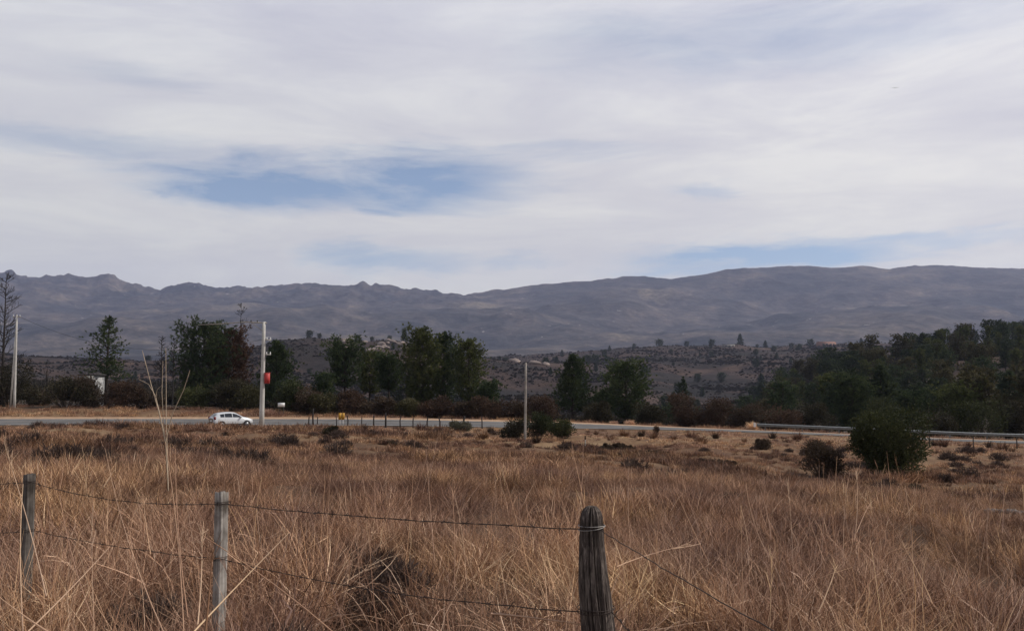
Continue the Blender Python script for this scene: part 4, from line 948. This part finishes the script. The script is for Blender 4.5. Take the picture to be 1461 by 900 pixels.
# lone trees on the far hills
for k, (px, Y, s, q) in enumerate([(577, 905, 1.35, 0), (440, 900, .9, 1), (455, 900, .6, 1), (706, 640, 1.0, 0), (508, 905, .7, 4), (555, 890, .6, 1), (530, 900, .55, 4), (802, 1480, 1.2, 0), (870, 1490, 1.0, 0), (942, 1490, 1.6, 1), (1016, 1470, 1.3, 1), (1057, 1465, 1.9, 0), (1093, 1460, 1.3, 0), (1158, 1455, 1.5, 1), (1086, 700, 1.5, 0), (1230, 1440, 1.3, 3), (980, 1490, 1.1, 4), (1130, 1450, 1.1, 4), (905, 1490, .8, 4), (1118, 480, 1.0, 1), (1085, 420, .9, 0), (1150, 520, .9, 4), (330, 900, .8, 1), (210, 880, .8, 4), (920, 900, 1.2, 1), (850, 1000, 1.2, 4)]+[(float(rng.uniform(640, 1230)), float(rng.uniform(420, 1450)), float(rng.uniform(.45, 1.1)), int(rng.integers(0, 5))) for _ in range(80)]+[(float(rng.uniform(60, 640)), float(rng.uniform(500, 890)), float(rng.uniform(.4, .8)), int(rng.integers(0, 5))) for _ in range(24)]):
    x = (px-CX)/F2*Y; t = thing('lone_tree', 'dark tree standing alone on the brown far hills', 'tree', (x, Y, float(H(np.array(x), np.array(Y)))-.4), k*1.1, 'lone trees on the far hills'); t.scale = (s*1.1, s*1.1, s)
    for me, nm in zip(pm[6 if q in (0, 3) else 5], ('trunk', 'crown')): link(nm, me, t)
# scrub on the far hills: nobody could count it
src = []
for k in range(4):
    r = np.random.default_rng(600+k); b = MB(); nn = 60; v = unit(r.normal(size=(nn, 3))); p = v*np.array([1.2, 1.2, 1.1])*r.uniform(.4, 1, (nn, 1)); p[:, 2] = np.abs(p[:, 2])
    leaves(b, p, v+np.array([0, 0, .4]), 5, .7, .3, .7, r, r.uniform(.2, .8, nn)); src.append(b.mesh('scrub', M['scrub']))
n = 170000; px = rng.uniform(-150, 1500, n); Y = np.exp(rng.uniform(math.log(150), math.log(1600), n)); x = (px-CX)/F2*Y
k = (fbm(x/70, Y/110, 4, 91)+rng.normal(0, .08, n)+.30*sstep(520, 200, Y) > -.065) & ~((px > 1080) & (Y < 330)); x, Y = x[k], Y[k]
gn_scatter('hill_scrub', *place(x, Y, (.2+.9*rng.uniform(0, 1, len(x))**2.6)*np.interp(Y, [150, 420, 600, 1600], [1.9, 1.7, 1.2, 1.8])*(.7+1.1*np.clip(fbm(x/70, Y/110, 4, 91)+.1, 0, .5))), rng.integers(0, 4, len(x)), src)

# ------------------------------------------------------------------ rocks
def rock(seed, s):
    r = np.random.default_rng(seed); b = MB(); n, m_ = 14, 9; a, e = np.meshgrid(np.arange(n)*2*math.pi/n, np.linspace(-1.4, 1.4, m_)); 
    d = np.stack([np.cos(e)*np.cos(a), np.cos(e)*np.sin(a), np.sin(e)*.7], -1); q = 1+.9*fbm(d[..., 0]*1.6+seed, d[..., 1]*1.6+d[..., 2]*2.1, 3, seed)
    v = (d*q[..., None]*s).reshape(-1, 3); i = np.arange(m_-1)[:, None]; j = np.arange(n)[None]; jn = (j+1) % n
    b.add(v, np.stack([i*n+j, i*n+jn, (i+1)*n+jn, (i+1)*n+j], -1).reshape(-1, 4)); b.f.append(np.array([list(range(n))[::-1]])); b.f.append(np.array([list(range(n))])+(m_-1)*n); return b
rk = [rock(700+k, 1.).mesh('boulder', M['rock']) for k in range(4)]
for k in range(26):
    px = [536, 545, 528, 553, 540, 560, 520, 733, 738, 763, 778][k] if k < 11 else rng.uniform(480, 600); Y = 880+rng.uniform(-60, 15) if px < 700 else 860+rng.uniform(-30, 30); x = (px-CX)/F2*Y
    o = link('boulder', rk[k % 4]); s = rng.uniform(1.6, 4.2) if px < 700 else rng.uniform(3., 4.5); o.scale = (s*1.6, s, s*.9); o.location = (x, Y, float(H(np.array(x), np.array(Y)))+.3); o.rotation_euler = (0, 0, k*1.7)
    tag(o, 'pale boulder on the rocky crest behind the central pines' if px < 700 else 'whitish boulder on the hill slope right of the central pines', 'boulder', 'boulders on the left crest' if px < 700 else 'boulders on the right slope')
sk = [rock(720+k, .1).mesh('field_stone', M['stone']) for k in range(3)]
for k in range(11):
    px = 1368+k*9+rng.normal(0, 3); Y = 20.5+rng.normal(0, .35); o = link('field_stone', sk[k % 3]); q = rng.uniform(.5, 1.3); o.scale = (q*1.4, q, q); o.location = g(px, Y, .03); o.rotation_euler = (0, 0, k*1.9)
    tag(o, 'small grey stone in the row lying in the grass at the right edge', 'stone', 'row of field stones')
# ------------------------------------------------------------------ bird
b = MB(); b.tube([(-.16, 0, 0), (-.10, 0, .005), (0, 0, .01), (.08, 0, .015), (.13, 0, .02)], [.008, .025, .035, .025, .006], 8)
for s_ in (-1, 1): b.add([(-.05, s_*.02, .01), (.05, s_*.02, .015), (.05, s_*.2, .07), (-.03, s_*.2, .065), (-.03, s_*.42, .03), (.0, s_*.42, .03)], [[0, 1, 2, 3], [3, 2, 5, 4]])
o = b.build('bird', M['bird']); o.location = at(1277, 126, 95); o.rotation_euler = (0, 0, R(75)); tag(o, 'tiny dark bird gliding high in the pale sky', 'bird')

# ------------------------------------------------------------------ air
HZ = dict(density=5.9e-5, color=(.61, .68, 1.0))
b = MB(); lo, hi = -60., 1250.; b.box((0, 4000, (lo+hi)/2), (26000, 12000, hi-lo))
m = NT('haze'); o_ = m.n('ShaderNodeOutputMaterial'); pv = m.n('ShaderNodeVolumePrincipled'); pv.inputs['Density'].default_value = HZ['density']; pv.inputs['Color'].default_value = (*HZ['color'], 1); pv.inputs['Anisotropy'].default_value = .1
m.l(pv.outputs[0], o_.inputs['Volume']); o = b.build('haze', m.m); o['kind'] = 'stuff'

# ------------------------------------------------------------------ sky, sun, camera
SUN_AZ, SUN_EL = R(80), R(44)
wd = bpy.data.worlds.new('World'); scene.world = wd; wd.use_nodes = True
w = NT.__new__(NT); w.t = wd.node_tree; w.t.nodes.clear()
out = w.n('ShaderNodeOutputWorld'); sky = w.n('ShaderNodeTexSky'); sky.sky_type = 'NISHITA'; sky.sun_disc = False; sky.sun_elevation = SUN_EL; sky.sun_rotation = SUN_AZ; sky.altitude = 800; sky.air_density = 1.; sky.dust_density = .7; sky.ozone_density = 2.2
tc = w.n('ShaderNodeTexCoord').outputs['Generated']; sx = w.n('ShaderNodeSeparateXYZ'); w.l(tc, sx.inputs[0])
az = w.math('ARCTAN2', sx.outputs[0], sx.outputs[1]); el = w.math('ARCSINE', sx.outputs[2])
cb = w.n('ShaderNodeCombineXYZ'); w.l(az, cb.inputs[0]); w.l(el, cb.inputs[1])
def vmath(op, a, c):
    x = w.t.nodes.new('ShaderNodeVectorMath'); x.operation = op
    for s_, v_ in zip(x.inputs, (a, c)):
        if hasattr(v_, 'is_output'): w.l(v_, s_)
        else: s_.default_value = v_
    return x
mp_ = w.n('ShaderNodeMapping'); mp_.inputs['Rotation'].default_value = (0, 0, -.10); mp_.inputs['Scale'].default_value = (3.2, 15, 1); w.l(cb.outputs[0], mp_.inputs[0])
nz = w.n('ShaderNodeTexNoise', Scale=1.0, Detail=6, Roughness=.62, Distortion=.5); w.l(mp_.outputs[0], nz.inputs['Vector'])
nz2 = w.n('ShaderNodeTexNoise', Scale=2.6, Detail=8, Roughness=.68, Distortion=.5); w.l(mp_.outputs[0], nz2.inputs['Vector'])
wv = vmath('MULTIPLY', vmath('SUBTRACT', nz.outputs['Color'], (.5, .5, .5)).outputs[0], (.26, .07, 0)).outputs[0]
wv2 = vmath('MULTIPLY', vmath('SUBTRACT', nz2.outputs['Color'], (.5, .5, .5)).outputs[0], (.10, .028, 0)).outputs[0]
P = vmath('ADD', vmath('ADD', cb.outputs[0], wv).outputs[0], wv2).outputs[0]
BL = [(410, 262, 190, 38, .80), (580, 262, 160, 42, .78), (300, 240, 130, 18, .45), (265, 273, 45, 7, .5), (535, 300, 60, 14, .55), (560, 372, 120, 18, .50), (1085, 362, 190, 20, .85), (985, 378, 120, 14, .5),
      (1230, 340, 190, 14, .45), (1080, 55, 330, 44, .30), (1010, 262, 60, 12, .28), (100, 195, 190, 20, .34), (780, 225, 120, 14, .22), (170, 105, 90, 14, .16), (720, 372, 50, 10, .3)]
acc = None
for (bx, by, rx, ry, st) in BL:
    d = at(bx, by, 1.); a_ = math.atan2(d.x, 1); e_ = math.atan2(d.z-EYE, math.hypot(d.x, 1))
    q = vmath('MULTIPLY', vmath('SUBTRACT', P, (a_, e_, 0)).outputs[0], (F2/rx/1.3, F2/ry/1.25, 0)).outputs[0]
    ln = w.t.nodes.new('ShaderNodeVectorMath'); ln.operation = 'LENGTH'; w.l(q, ln.inputs[0])
    mr = w.n('ShaderNodeMapRange'); mr.interpolation_type = 'SMOOTHSTEP'; w.l(ln.outputs['Value'], mr.inputs[0]); mr.inputs[1].default_value = 1.15; mr.inputs[2].default_value = .15; mr.inputs[3].default_value = 0; mr.inputs[4].default_value = st
    acc = mr.outputs[0] if acc is None else w.math('MAXIMUM', acc, mr.outputs[0])
tex = w.n('ShaderNodeMapRange'); w.l(nz2.outputs['Fac'], tex.inputs[0]); tex.inputs[1].default_value = .25; tex.inputs[2].default_value = .62; tex.inputs[3].default_value = .5; tex.inputs[4].default_value = 1.05
mask = w.math('MINIMUM', w.math('MULTIPLY', acc, w.math('MULTIPLY', tex.outputs[0], 1.45)), .95)
up = w.n('ShaderNodeMapRange'); up.interpolation_type = 'SMOOTHSTEP'; w.l(el, up.inputs[0]); up.inputs[1].default_value = .46; up.inputs[2].default_value = .95; up.inputs[3].default_value = 0; up.inputs[4].default_value = .85
mask = w.math('MAXIMUM', mask, w.math('MULTIPLY', up.outputs[0], w.math('ADD', nz2.outputs['Fac'], .45)))
cloud = w.ramp(nz.outputs['Fac'], [(.28, (.61, .61, .68)), (.48, (.70, .70, .74)), (.64, (.80, .80, .805))])
b1 = w.n('ShaderNodeBackground', Strength=.105); w.l(sky.outputs[0], b1.inputs[0])
cloud = w.mix(1., cloud, w.ramp(el, [(.08, (1.03, 1.01, .90)), (.20, (1.02, 1.0, .935)), (.40, (.985, .985, 1.))]), 'MULTIPLY')
azr = w.n('ShaderNodeMapRange'); w.l(az, azr.inputs[0]); azr.inputs[1].default_value = -.5; azr.inputs[2].default_value = .45; azr.inputs[3].default_value = 0; azr.inputs[4].default_value = 1
cloud = w.mix(1., cloud, w.ramp(azr.outputs[0], [(0, (.96, .97, .97)), (.5, (1., 1., 1.)), (1, (1.12, 1.11, 1.10))]), 'MULTIPLY')
b2 = w.n('ShaderNodeBackground', Strength=1.0); w.l(cloud, b2.inputs[0])
mx = w.n('ShaderNodeMixShader'); w.l(mask, mx.inputs[0]); w.l(b2.outputs[0], mx.inputs[1]); w.l(b1.outputs[0], mx.inputs[2]); w.l(mx.outputs[0], out.inputs[0])

sl = bpy.data.lights.new('sun', 'SUN'); sl.energy = 4.2; sl.angle = R(1.2); sl.color = (1., .95, .87)
so = bpy.data.objects.new('sun', sl); COL.objects.link(so)
sd = Vector((math.sin(SUN_AZ)*math.cos(SUN_EL), math.cos(SUN_AZ)*math.cos(SUN_EL), math.sin(SUN_EL))); so.rotation_euler = sd.to_track_quat('Z', 'Y').to_euler()
cd = bpy.data.cameras.new('camera'); cd.sensor_width = 36; cd.lens = F/1461*36; cd.clip_start = .05; cd.clip_end = 40000
co = bpy.data.objects.new('camera', cd); COL.objects.link(co); co.location = (0, 0, EYE); co.rotation_euler = (R(90)+PITCH, 0, 0); scene.camera = co
vs = scene.view_settings; vs.view_transform = 'Standard'; vs.look = 'None'; vs.gamma = 1; vs.exposure = 0; vs.use_curve_mapping = False
scene.cycles.max_bounces = 6; scene.cycles.diffuse_bounces = 3; scene.cycles.transmission_bounces = 3; scene.cycles.volume_bounces = 0; scene.cycles.transparent_max_bounces = 8
